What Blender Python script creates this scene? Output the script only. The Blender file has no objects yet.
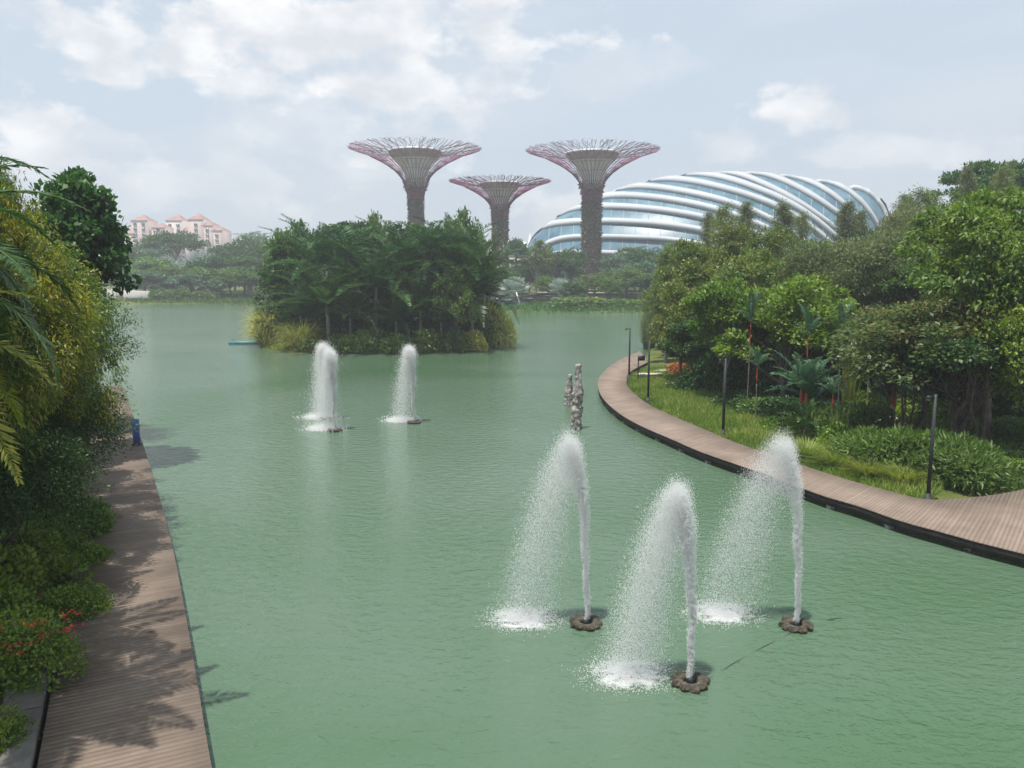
import bpy, bmesh, math, random
import numpy as np
from mathutils import Vector, noise as mnoise

random.seed(7)
RNG = np.random.default_rng(11)
SC = bpy.context.scene
COL = SC.collection
PI = math.pi

# ------------------------------------------------------------------ camera
F = 800.0
CAMZ = 9.0
PITCH = math.atan(114.0 / F)
cam_d = bpy.data.cameras.new('camera')
cam = bpy.data.objects.new('camera', cam_d); COL.objects.link(cam)
cam_d.sensor_width = 36.0
cam_d.lens = 36.0 * F / 1024.0
cam_d.clip_start = 0.1
cam_d.clip_end = 9000.0
cam.location = (0, 0, CAMZ)
cam.rotation_euler = (PI / 2 - PITCH, 0, 0)
SC.camera = cam

# ------------------------------------------------------------------ light
SUN_VEC = Vector((-0.17, -0.17, 0.97)).normalized()
EXPOSURE = 0.46
sun_d = bpy.data.lights.new('sun', 'SUN')
sun_d.energy = 5.0
sun_d.angle = math.radians(0.53)
sun_d.color = (1.0, 0.95, 0.87)
sun = bpy.data.objects.new('sun', sun_d); COL.objects.link(sun)
sun.rotation_euler = SUN_VEC.to_track_quat('Z', 'Y').to_euler()
sun.location = (0, 0, 60)

SC.view_settings.view_transform = 'Standard'
SC.view_settings.look = 'None'
SC.view_settings.exposure = EXPOSURE
SC.view_settings.gamma = 1.0
SC.view_settings.use_curve_mapping = False
SC.render.engine = 'CYCLES'
SC.cycles.max_bounces = 8
SC.cycles.diffuse_bounces = 5
SC.cycles.glossy_bounces = 3
SC.cycles.transmission_bounces = 4
SC.cycles.volume_bounces = 0
SC.cycles.transparent_max_bounces = 24
SC.cycles.use_denoising = True
SC.cycles.sample_clamp_indirect = 4.0


def ray(px, py):
    r = (px - 512.0) / F; u = (384.0 - py) / F
    c, s = math.cos(PITCH), math.sin(PITCH)
    return Vector((r, c + u * s, -s + u * c))


def ground(px, py, z=0.0):
    d = ray(px, py)
    t = (z - CAMZ) / d.z
    return Vector((d.x * t, d.y * t, z))


def at(px, py, Y):
    d = ray(px, py)
    t = Y / d.y
    return Vector((d.x * t, Y, CAMZ + d.z * t))


# ---- world
W = bpy.data.worlds.new('World'); SC.world = W
W.use_nodes = True
nt = W.node_tree
for n in list(nt.nodes): nt.nodes.remove(n)


def N(t, typ, **kw):
    n = t.nodes.new(typ)
    for k, v in kw.items():
        if k.startswith('i_'):
            n.inputs[k[2:].replace('_', ' ')].default_value = v
        else:
            setattr(n, k, v)
    return n


def math_node(t, op, a, b=None, c=None, clamp=False):
    n = t.nodes.new('ShaderNodeMath'); n.operation = op; n.use_clamp = clamp
    for i, v in enumerate((a, b, c)):
        if v is None: continue
        if isinstance(v, (int, float)): n.inputs[i].default_value = v
        else: t.links.new(v, n.inputs[i])
    return n.outputs[0]


sky = N(nt, 'ShaderNodeTexSky')
sky.sky_type = 'NISHITA'
sky.sun_disc = False
sky.sun_elevation = math.asin(SUN_VEC.z)
sky.sun_rotation = math.atan2(SUN_VEC.x, SUN_VEC.y)
sky.air_density = 1.2; sky.dust_density = 2.5; sky.ozone_density = 1.0
tc = N(nt, 'ShaderNodeTexCoord')
sep = N(nt, 'ShaderNodeSeparateXYZ'); nt.links.new(tc.outputs['Generated'], sep.inputs[0])
az = math_node(nt, 'ARCTAN2', sep.outputs[0], sep.outputs[1])
el = math_node(nt, 'ARCSINE', sep.outputs[2])
mp = N(nt, 'ShaderNodeMapping'); mp.inputs['Scale'].default_value = (1, 1, 1.7)
nt.links.new(tc.outputs['Generated'], mp.inputs[0])
nz = N(nt, 'ShaderNodeTexNoise'); nz.inputs['Scale'].default_value = 12.0
nz.inputs['Detail'].default_value = 9.0; nz.inputs['Roughness'].default_value = 0.58
nt.links.new(mp.outputs[0], nz.inputs['Vector'])
nz2 = N(nt, 'ShaderNodeTexNoise'); nz2.inputs['Scale'].default_value = 3.2
nz2.inputs['Detail'].default_value = 6.0; nz2.inputs['Roughness'].default_value = 0.5
mp2 = N(nt, 'ShaderNodeMapping'); mp2.inputs['Scale'].default_value = (1, 1, 4.0); mp2.inputs['Location'].default_value = (3.1, 0.4, 0.0)
nt.links.new(tc.outputs['Generated'], mp2.inputs[0]); nt.links.new(mp2.outputs[0], nz2.inputs['Vector'])
# cumulus heads: (azimuth, elevation, half width, half height, strength)
CLOUDS = [(345, 30, 190, 56, 1.0), (135, 40, 85, 30, 1.0), (415, 92, 95, 48, 0.75), (250, 82, 55, 17, 0.7),
          (505, 52, 45, 24, 0.8), (22, 125, 32, 24, 0.9), (40, 160, 70, 26, 0.8), (800, 108, 38, 20, 0.85),
          (732, 145, 34, 20, 0.6), (225, 150, 32, 22, 0.5), (120, 140, 40, 14, 0.5), (330, 130, 90, 40, 0.35),
          (905, 150, 70, 16, 0.55), (200, 190, 120, 26, 0.5), (560, 210, 60, 22, 0.6), (620, 70, 60, 20, 0.2)]
mask = None
for (cx, cy, rx, ry, st) in CLOUDS:
    d = ray(cx, cy).normalized()
    a0, e0 = math.atan2(d.x, d.y), math.asin(d.z)
    ex = math_node(nt, 'MULTIPLY', math_node(nt, 'SUBTRACT', az, a0), F / rx)
    ey = math_node(nt, 'MULTIPLY', math_node(nt, 'SUBTRACT', el, e0), F / ry)
    dd = math_node(nt, 'SQRT', math_node(nt, 'ADD', math_node(nt, 'MULTIPLY', ex, ex), math_node(nt, 'MULTIPLY', ey, ey)))
    v = math_node(nt, 'SUBTRACT', 1.0, dd)
    v = math_node(nt, 'ADD', v, math_node(nt, 'MULTIPLY', math_node(nt, 'SUBTRACT', nz.outputs['Fac'], 0.47), 4.2))
    v = math_node(nt, 'MULTIPLY', v, 1.9, clamp=True)
    v = math_node(nt, 'MULTIPLY', v, st)
    mask = v if mask is None else math_node(nt, 'MAXIMUM', mask, v)
# thin high veil
veil = math_node(nt, 'MULTIPLY', math_node(nt, 'SUBTRACT', nz2.outputs['Fac'], 0.42), 3.2, clamp=True)
hsv = N(nt, 'ShaderNodeHueSaturation'); hsv.inputs['Saturation'].default_value = 0.62
hsv.inputs['Value'].default_value = 0.95
nt.links.new(sky.outputs[0], hsv.inputs['Color'])
mx0 = N(nt, 'ShaderNodeMix', data_type='RGBA')
mx0.inputs['Factor'].default_value = 0.82
mx0.inputs['B'].default_value = (5.6, 6.6, 7.7, 1)
nt.links.new(hsv.outputs[0], mx0.inputs['A'])
mx1 = N(nt, 'ShaderNodeMix', data_type='RGBA')
mx1.inputs['B'].default_value = (6.7, 7.1, 7.6, 1)
nt.links.new(math_node(nt, 'MULTIPLY', veil, 0.55), mx1.inputs['Factor']); nt.links.new(mx0.outputs['Result'], mx1.inputs['A'])
cr = N(nt, 'ShaderNodeMix', data_type='RGBA')
cr.inputs['A'].default_value = (6.6, 6.9, 7.4, 1); cr.inputs['B'].default_value = (9.3, 9.3, 9.3, 1)
nz3 = N(nt, 'ShaderNodeTexNoise'); nz3.inputs['Scale'].default_value = 14.0; nz3.inputs['Detail'].default_value = 5.0
mp3 = N(nt, 'ShaderNodeMapping'); mp3.inputs['Location'].default_value = (0.02, 0.0, 0.035)
nt.links.new(mp.outputs[0], mp3.inputs[0]); nt.links.new(mp3.outputs[0], nz3.inputs['Vector'])
nt.links.new(math_node(nt, 'MULTIPLY', math_node(nt, 'SUBTRACT', nz3.outputs['Fac'], 0.38), 3.5, clamp=True), cr.inputs['Factor'])
mx2 = N(nt, 'ShaderNodeMix', data_type='RGBA')
nt.links.new(mask, mx2.inputs['Factor']); nt.links.new(mx1.outputs['Result'], mx2.inputs['A']); nt.links.new(cr.outputs['Result'], mx2.inputs['B'])
bg = N(nt, 'ShaderNodeBackground'); bg.inputs['Strength'].default_value = 0.084
nt.links.new(mx2.outputs['Result'], bg.inputs['Color'])
wo = N(nt, 'ShaderNodeOutputWorld'); nt.links.new(bg.outputs[0], wo.inputs['Surface'])


# ------------------------------------------------------------------ materials
def new_mat(name):
    m = bpy.data.materials.new(name); m.use_nodes = True
    t = m.node_tree
    for n in list(t.nodes): t.nodes.remove(n)
    out = t.nodes.new('ShaderNodeOutputMaterial')
    return m, t, out


def noise_mat(name, c1, c2, scale=4.0, rough=0.7, bump=0.0, bscale=None, detail=5.0, metallic=0.0, c3=None, spec=0.4, coords='Object'):
    m, t, out = new_mat(name)
    tcn = t.nodes.new('ShaderNodeTexCoord')
    nn = N(t, 'ShaderNodeTexNoise'); nn.inputs['Scale'].default_value = scale; nn.inputs['Detail'].default_value = detail
    t.links.new(tcn.outputs[coords], nn.inputs['Vector'])
    r = t.nodes.new('ShaderNodeValToRGB')
    r.color_ramp.elements[0].position = 0.32; r.color_ramp.elements[0].color = (*c1, 1)
    r.color_ramp.elements[1].position = 0.68; r.color_ramp.elements[1].color = (*c2, 1)
    if c3:
        e = r.color_ramp.elements.new(0.5); e.color = (*c3, 1)
    t.links.new(nn.outputs['Fac'], r.inputs[0])
    b = t.nodes.new('ShaderNodeBsdfPrincipled')
    b.inputs['Roughness'].default_value = rough; b.inputs['Metallic'].default_value = metallic
    b.inputs['Specular IOR Level'].default_value = spec
    t.links.new(r.outputs[0], b.inputs['Base Color'])
    if bump:
        n2 = N(t, 'ShaderNodeTexNoise'); n2.inputs['Scale'].default_value = bscale or scale * 3; n2.inputs['Detail'].default_value = 6
        t.links.new(tcn.outputs[coords], n2.inputs['Vector'])
        bp = t.nodes.new('ShaderNodeBump'); bp.inputs['Strength'].default_value = bump; bp.inputs['Distance'].default_value = 0.05
        t.links.new(n2.outputs['Fac'], bp.inputs['Height']); t.links.new(bp.outputs[0], b.inputs['Normal'])
    t.links.new(b.outputs[0], out.inputs[0])
    return m


def leaf_mat(name, cols, trans=0.35, rough=0.45, var=0.25, spec=0.35):
    """cols: 3 or more albedo colours picked per leaf by the 'tint' attribute."""
    m, t, out = new_mat(name)
    a = t.nodes.new('ShaderNodeAttribute'); a.attribute_name = 'tint'
    r = t.nodes.new('ShaderNodeValToRGB')
    k = len(cols)
    r.color_ramp.elements[0].position = 0.0; r.color_ramp.elements[0].color = (*cols[0], 1)
    r.color_ramp.elements[1].position = 1.0; r.color_ramp.elements[1].color = (*cols[-1], 1)
    for i in range(1, k - 1):
        e = r.color_ramp.elements.new(i / (k - 1)); e.color = (*cols[i], 1)
    t.links.new(a.outputs['Fac'], r.inputs[0])
    oi = t.nodes.new('ShaderNodeObjectInfo')
    h = t.nodes.new('ShaderNodeHueSaturation')
    t.links.new(math_node(t, 'MULTIPLY_ADD', oi.outputs['Random'], var, 1.0 - var / 2), h.inputs['Value'])
    rr = math_node(t, 'FRACT', math_node(t, 'MULTIPLY', oi.outputs['Random'], 37.3))
    t.links.new(math_node(t, 'MULTIPLY_ADD', rr, 0.035, 0.4825), h.inputs['Hue'])
    t.links.new(r.outputs[0], h.inputs['Color'])
    b = t.nodes.new('ShaderNodeBsdfPrincipled')
    b.inputs['Roughness'].default_value = rough; b.inputs['Specular IOR Level'].default_value = spec
    t.links.new(h.outputs[0], b.inputs['Base Color'])
    tr = t.nodes.new('ShaderNodeBsdfTranslucent')
    h2 = t.nodes.new('ShaderNodeHueSaturation'); h2.inputs['Value'].default_value = 1.5; h2.inputs['Saturation'].default_value = 1.1
    t.links.new(h.outputs[0], h2.inputs['Color']); t.links.new(h2.outputs[0], tr.inputs['Color'])
    ms = t.nodes.new('ShaderNodeMixShader'); ms.inputs[0].default_value = trans
    t.links.new(b.outputs[0], ms.inputs[1]); t.links.new(tr.outputs[0], ms.inputs[2])
    t.links.new(ms.outputs[0], out.inputs[0])
    return m


M = {}
M['leaf_lipstick'] = leaf_mat('leaf_lipstick', [(0.03, 0.08, 0.04), (0.055, 0.12, 0.06), (0.09, 0.17, 0.08)], trans=0.25)
M['bark'] = noise_mat('bark', (0.09, 0.07, 0.055), (0.2, 0.17, 0.14), 3, 0.9, 0.5, 12)
M['pale_bark'] = noise_mat('pale_bark', (0.22, 0.2, 0.17), (0.4, 0.37, 0.33), 2, 0.9, 0.4, 10)
M['dark_bark'] = noise_mat('dark_bark', (0.04, 0.03, 0.025), (0.11, 0.085, 0.07), 3, 0.9, 0.5, 12)
M['palm_bark'] = noise_mat('palm_bark', (0.1, 0.09, 0.07), (0.24, 0.21, 0.17), 5, 0.9, 0.5, 14)
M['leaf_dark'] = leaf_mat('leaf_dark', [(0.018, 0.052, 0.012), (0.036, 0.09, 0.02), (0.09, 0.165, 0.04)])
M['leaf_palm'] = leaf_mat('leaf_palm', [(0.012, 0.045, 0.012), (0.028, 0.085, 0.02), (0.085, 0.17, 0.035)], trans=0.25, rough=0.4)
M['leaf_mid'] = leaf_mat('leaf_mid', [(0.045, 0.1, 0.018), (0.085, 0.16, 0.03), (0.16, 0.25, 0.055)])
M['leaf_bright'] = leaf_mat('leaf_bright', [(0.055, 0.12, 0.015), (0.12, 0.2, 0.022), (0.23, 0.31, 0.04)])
M['leaf_big'] = leaf_mat('leaf_big', [(0.035, 0.1, 0.014), (0.085, 0.165, 0.022), (0.21, 0.3, 0.045)])
M['leaf_olive'] = leaf_mat('leaf_olive', [(0.065, 0.1, 0.022), (0.12, 0.165, 0.038), (0.2, 0.235, 0.06)])
M['leaf_rusty'] = leaf_mat('leaf_rusty', [(0.05, 0.095, 0.02), (0.1, 0.155, 0.03), (0.18, 0.21, 0.045), (0.26, 0.17, 0.06)])
M['leaf_grey'] = leaf_mat('leaf_grey', [(0.07, 0.1, 0.035), (0.12, 0.155, 0.055), (0.19, 0.22, 0.09)], trans=0.3)
M['leaf_yellow'] = leaf_mat('leaf_yellow', [(0.03, 0.075, 0.014), (0.09, 0.14, 0.02), (0.24, 0.24, 0.03), (0.5, 0.38, 0.05)], trans=0.4)
M['leaf_red'] = leaf_mat('leaf_red', [(0.035, 0.07, 0.018), (0.075, 0.12, 0.03), (0.13, 0.15, 0.045), (0.22, 0.13, 0.06)])
M['leaf_silver'] = leaf_mat('leaf_silver', [(0.22, 0.29, 0.25), (0.32, 0.4, 0.35), (0.44, 0.5, 0.45)], trans=0.15)
M['leaf_bluegreen'] = leaf_mat('leaf_bluegreen', [(0.05, 0.11, 0.06), (0.08, 0.15, 0.085), (0.13, 0.22, 0.12)], trans=0.25)
M['grass_yellow'] = leaf_mat('grass_yellow', [(0.2, 0.24, 0.05), (0.42, 0.41, 0.1), (0.62, 0.57, 0.2)], trans=0.45)
M['grass'] = leaf_mat('grass', [(0.1, 0.17, 0.025), (0.18, 0.25, 0.045), (0.32, 0.33, 0.09)], var=0.1)
M['grass_dark'] = leaf_mat('grass_dark', [(0.03, 0.08, 0.02), (0.06, 0.14, 0.03), (0.11, 0.2, 0.05)])
M['frond_yellow'] = leaf_mat('frond_yellow', [(0.07, 0.11, 0.02), (0.14, 0.17, 0.025), (0.3, 0.26, 0.04)], trans=0.4)
M['flower_red'] = leaf_mat('flower_red', [(0.5, 0.02, 0.015), (0.65, 0.04, 0.03), (0.75, 0.1, 0.06)], trans=0.2, var=0.05)
M['flower_orange'] = leaf_mat('flower_orange', [(0.3, 0.1, 0.03), (0.45, 0.14, 0.05), (0.25, 0.2, 0.05)], trans=0.2)
M['crownshaft'] = noise_mat('crownshaft', (0.36, 0.045, 0.02), (0.5, 0.09, 0.035), 4, 0.4)
M['concrete'] = noise_mat('concrete', (0.3, 0.29, 0.27), (0.42, 0.41, 0.39), 3, 0.85, 0.3, 20)
M['old_kerb'] = noise_mat('old_kerb', (0.08, 0.075, 0.065), (0.15, 0.14, 0.125), 2, 0.9, 0.3, 20)
M['pale_stone'] = noise_mat('pale_stone', (0.42, 0.38, 0.32), (0.55, 0.5, 0.43), 3, 0.85, 0.3, 20)
M['dark_metal'] = noise_mat('dark_metal', (0.01, 0.014, 0.016), (0.022, 0.028, 0.03), 8, 0.6)
M['lamp_glass'] = noise_mat('lamp_glass', (0.6, 0.6, 0.57), (0.75, 0.75, 0.72), 5, 0.3)
M['white_paint'] = noise_mat('white_paint', (0.72, 0.73, 0.74), (0.82, 0.83, 0.84), 0.4, 0.45)
M['dome_white'] = noise_mat('dome_white', (0.36, 0.385, 0.41), (0.42, 0.445, 0.47), 0.05, 0.8, spec=0.15)
M['brown_wall'] = noise_mat('brown_wall', (0.1, 0.08, 0.07), (0.2, 0.165, 0.145), 1.5, 0.9)
M['blue_board'] = noise_mat('blue_board', (0.05, 0.11, 0.36), (0.07, 0.15, 0.46), 2, 0.45)
M['teal_paint'] = noise_mat('teal_paint', (0.05, 0.16, 0.19), (0.08, 0.23, 0.27), 3, 0.5)
M['float_brown'] = noise_mat('float_brown', (0.018, 0.016, 0.012), (0.1, 0.085, 0.06), 9, 0.75, 0.8, 30)
M['rock'] = noise_mat('rock', (0.04, 0.037, 0.035), (0.32, 0.285, 0.27), 6.0, 0.9, 0.9, 10, c3=(0.33, 0.3, 0.28))
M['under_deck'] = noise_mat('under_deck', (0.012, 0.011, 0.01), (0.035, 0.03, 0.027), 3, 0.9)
M['red_roof'] = noise_mat('red_roof', (0.24, 0.14, 0.115), (0.33, 0.19, 0.16), 0.3, 0.8)
M['pink_wall'] = noise_mat('pink_wall', (0.4, 0.31, 0.29), (0.48, 0.38, 0.36), 0.1, 0.85)
M['cream_wall'] = noise_mat('cream_wall', (0.48, 0.42, 0.39), (0.56, 0.5, 0.47), 0.1, 0.85)
M['window_dark'] = noise_mat('window_dark', (0.05, 0.06, 0.07), (0.1, 0.12, 0.13), 0.5, 0.15)
M['trunk_planting_core'] = noise_mat('trunk_planting_core', (0.06, 0.05, 0.04), (0.14, 0.11, 0.09), 1.2, 0.9, 0.8, 4)
M['planting'] = leaf_mat('planting', [(0.06, 0.1, 0.04), (0.15, 0.12, 0.08), (0.22, 0.12, 0.1), (0.17, 0.2, 0.11), (0.6, 0.56, 0.46)], trans=0.1, var=0.15)
M['rod_purple'] = noise_mat('rod_purple', (0.16, 0.04, 0.11), (0.36, 0.1, 0.22), 0.12, 0.45, metallic=0.1)
M['rod_grey'] = noise_mat('rod_grey', (0.1, 0.06, 0.09), (0.17, 0.11, 0.15), 0.2, 0.5)
M['funnel'] = noise_mat('funnel', (0.5, 0.5, 0.49), (0.66, 0.66, 0.64), 0.4, 0.8)
M['funnel_rim'] = noise_mat('funnel_rim', (0.24, 0.2, 0.19), (0.36, 0.31, 0.29), 0.5, 0.8)
M['soil'] = noise_mat('soil', (0.05, 0.04, 0.025), (0.1, 0.08, 0.05), 3, 0.95, 0.5, 12)
M['rope'] = noise_mat('rope', (0.02, 0.02, 0.018), (0.05, 0.05, 0.04), 9, 0.9)


def water_drop_mat():
    m, t, out = new_mat('spray')
    b = t.nodes.new('ShaderNodeBsdfPrincipled'); b.inputs['Base Color'].default_value = (0.96, 0.97, 0.98, 1); b.inputs['Roughness'].default_value = 0.35
    tr = t.nodes.new('ShaderNodeBsdfTranslucent'); tr.inputs['Color'].default_value = (0.97, 0.98, 0.99, 1)
    ms = t.nodes.new('ShaderNodeMixShader'); ms.inputs[0].default_value = 0.55
    t.links.new(b.outputs[0], ms.inputs[1]); t.links.new(tr.outputs[0], ms.inputs[2])
    tp = t.nodes.new('ShaderNodeBsdfTransparent'); m2 = t.nodes.new('ShaderNodeMixShader'); m2.inputs[0].default_value = 0.5
    t.links.new(ms.outputs[0], m2.inputs[1]); t.links.new(tp.outputs[0], m2.inputs[2]); t.links.new(m2.outputs[0], out.inputs[0])
    return m


M['spray'] = water_drop_mat()


def glass_mat():
    m, t, out = new_mat('dome_glass')
    tcn = t.nodes.new('ShaderNodeTexCoord')
    nn = N(t, 'ShaderNodeTexNoise'); nn.inputs['Scale'].default_value = 0.09; nn.inputs['Detail'].default_value = 3
    t.links.new(tcn.outputs['Object'], nn.inputs['Vector'])
    br = t.nodes.new('ShaderNodeTexVoronoi'); br.inputs['Scale'].default_value = 0.45
    t.links.new(tcn.outputs['Object'], br.inputs['Vector'])
    r = t.nodes.new('ShaderNodeValToRGB')
    r.color_ramp.elements[0].position = 0.35; r.color_ramp.elements[0].color = (0.035, 0.1, 0.15, 1)
    r.color_ramp.elements[1].position = 0.7; r.color_ramp.elements[1].color = (0.1, 0.2, 0.26, 1)
    t.links.new(math_node(t, 'ADD', math_node(t, 'MULTIPLY', br.outputs['Color'], 0.25), math_node(t, 'MULTIPLY', nn.outputs['Fac'], 0.8)), r.inputs[0])
    b = t.nodes.new('ShaderNodeBsdfPrincipled'); b.inputs['Roughness'].default_value = 0.4; b.inputs['Specular IOR Level'].default_value = 0.6
    t.links.new(r.outputs[0], b.inputs['Base Color']); t.links.new(b.outputs[0], out.inputs[0])
    return m


M['dome_glass'] = glass_mat()


def deck_mat(name, c1, c2):
    m, t, out = new_mat(name)
    a = t.nodes.new('ShaderNodeAttribute'); a.attribute_name = 'tint'
    tcn = t.nodes.new('ShaderNodeTexCoord')
    nn = N(t, 'ShaderNodeTexNoise'); nn.inputs['Scale'].default_value = 0.55; nn.inputs['Detail'].default_value = 7; nn.inputs['Roughness'].default_value = 0.65
    t.links.new(tcn.outputs['Object'], nn.inputs['Vector'])
    f = math_node(t, 'ADD', math_node(t, 'MULTIPLY', a.outputs['Fac'], 0.18), math_node(t, 'MULTIPLY', nn.outputs['Fac'], 0.92))
    r = t.nodes.new('ShaderNodeValToRGB')
    r.color_ramp.elements[0].position = 0.3; r.color_ramp.elements[0].color = (*c1, 1)
    r.color_ramp.elements[1].position = 0.8; r.color_ramp.elements[1].color = (*c2, 1)
    t.links.new(f, r.inputs[0])
    b = t.nodes.new('ShaderNodeBsdfPrincipled'); b.inputs['Roughness'].default_value = 0.75; b.inputs['Specular IOR Level'].default_value = 0.25
    t.links.new(r.outputs[0], b.inputs['Base Color']); t.links.new(b.outputs[0], out.inputs[0])
    return m


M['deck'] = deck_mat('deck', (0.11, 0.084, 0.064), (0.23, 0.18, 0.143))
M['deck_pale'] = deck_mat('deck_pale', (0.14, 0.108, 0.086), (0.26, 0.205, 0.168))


def water_mat():
    m, t, out = new_mat('lake_water')
    tcn = t.nodes.new('ShaderNodeTexCoord')
    mpn = t.nodes.new('ShaderNodeMapping'); mpn.inputs['Scale'].default_value = (1.0, 1.5, 1.0); mpn.inputs['Rotation'].default_value = (0, 0, 0.35)
    t.links.new(tcn.outputs['Object'], mpn.inputs[0])
    n1 = N(t, 'ShaderNodeTexNoise'); n1.inputs['Scale'].default_value = 2.1; n1.inputs['Detail'].default_value = 4; n1.inputs['Roughness'].default_value = 0.55; n1.inputs['Distortion'].default_value = 0.4
    n2 = N(t, 'ShaderNodeTexNoise'); n2.inputs['Scale'].default_value = 5.5; n2.inputs['Detail'].default_value = 3
    t.links.new(mpn.outputs[0], n1.inputs['Vector']); t.links.new(mpn.outputs[0], n2.inputs['Vector'])
    hgt = math_node(t, 'ADD', n1.outputs['Fac'], math_node(t, 'MULTIPLY', n2.outputs['Fac'], 0.35))
    # calm and ruffled patches
    n4 = N(t, 'ShaderNodeTexNoise'); n4.inputs['Scale'].default_value = 0.05; n4.inputs['Detail'].default_value = 3
    t.links.new(tcn.outputs['Object'], n4.inputs['Vector'])
    bp = t.nodes.new('ShaderNodeBump'); bp.inputs['Distance'].default_value = 0.13
    t.links.new(math_node(t, 'MULTIPLY_ADD', n4.outputs['Fac'], 0.9, 0.15), bp.inputs['Strength'])
    t.links.new(hgt, bp.inputs['Height'])
    n3 = N(t, 'ShaderNodeTexNoise'); n3.inputs['Scale'].default_value = 0.035; n3.inputs['Detail'].default_value = 5; n3.inputs['Distortion'].default_value = 0.8
    t.links.new(tcn.outputs['Object'], n3.inputs['Vector'])
    r = t.nodes.new('ShaderNodeValToRGB')
    r.color_ramp.elements[0].position = 0.3; r.color_ramp.elements[0].color = (0.042, 0.098, 0.044, 1)
    r.color_ramp.elements[1].position = 0.7; r.color_ramp.elements[1].color = (0.096, 0.142, 0.106, 1)
    t.links.new(n3.outputs['Fac'], r.inputs[0])
    b = t.nodes.new('ShaderNodeBsdfPrincipled'); b.inputs['Roughness'].default_value = 0.07; b.inputs['IOR'].default_value = 1.33
    t.links.new(r.outputs[0], b.inputs['Base Color']); t.links.new(bp.outputs[0], b.inputs['Normal'])
    t.links.new(b.outputs[0], out.inputs[0])
    return m


M['water'] = water_mat()


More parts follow.
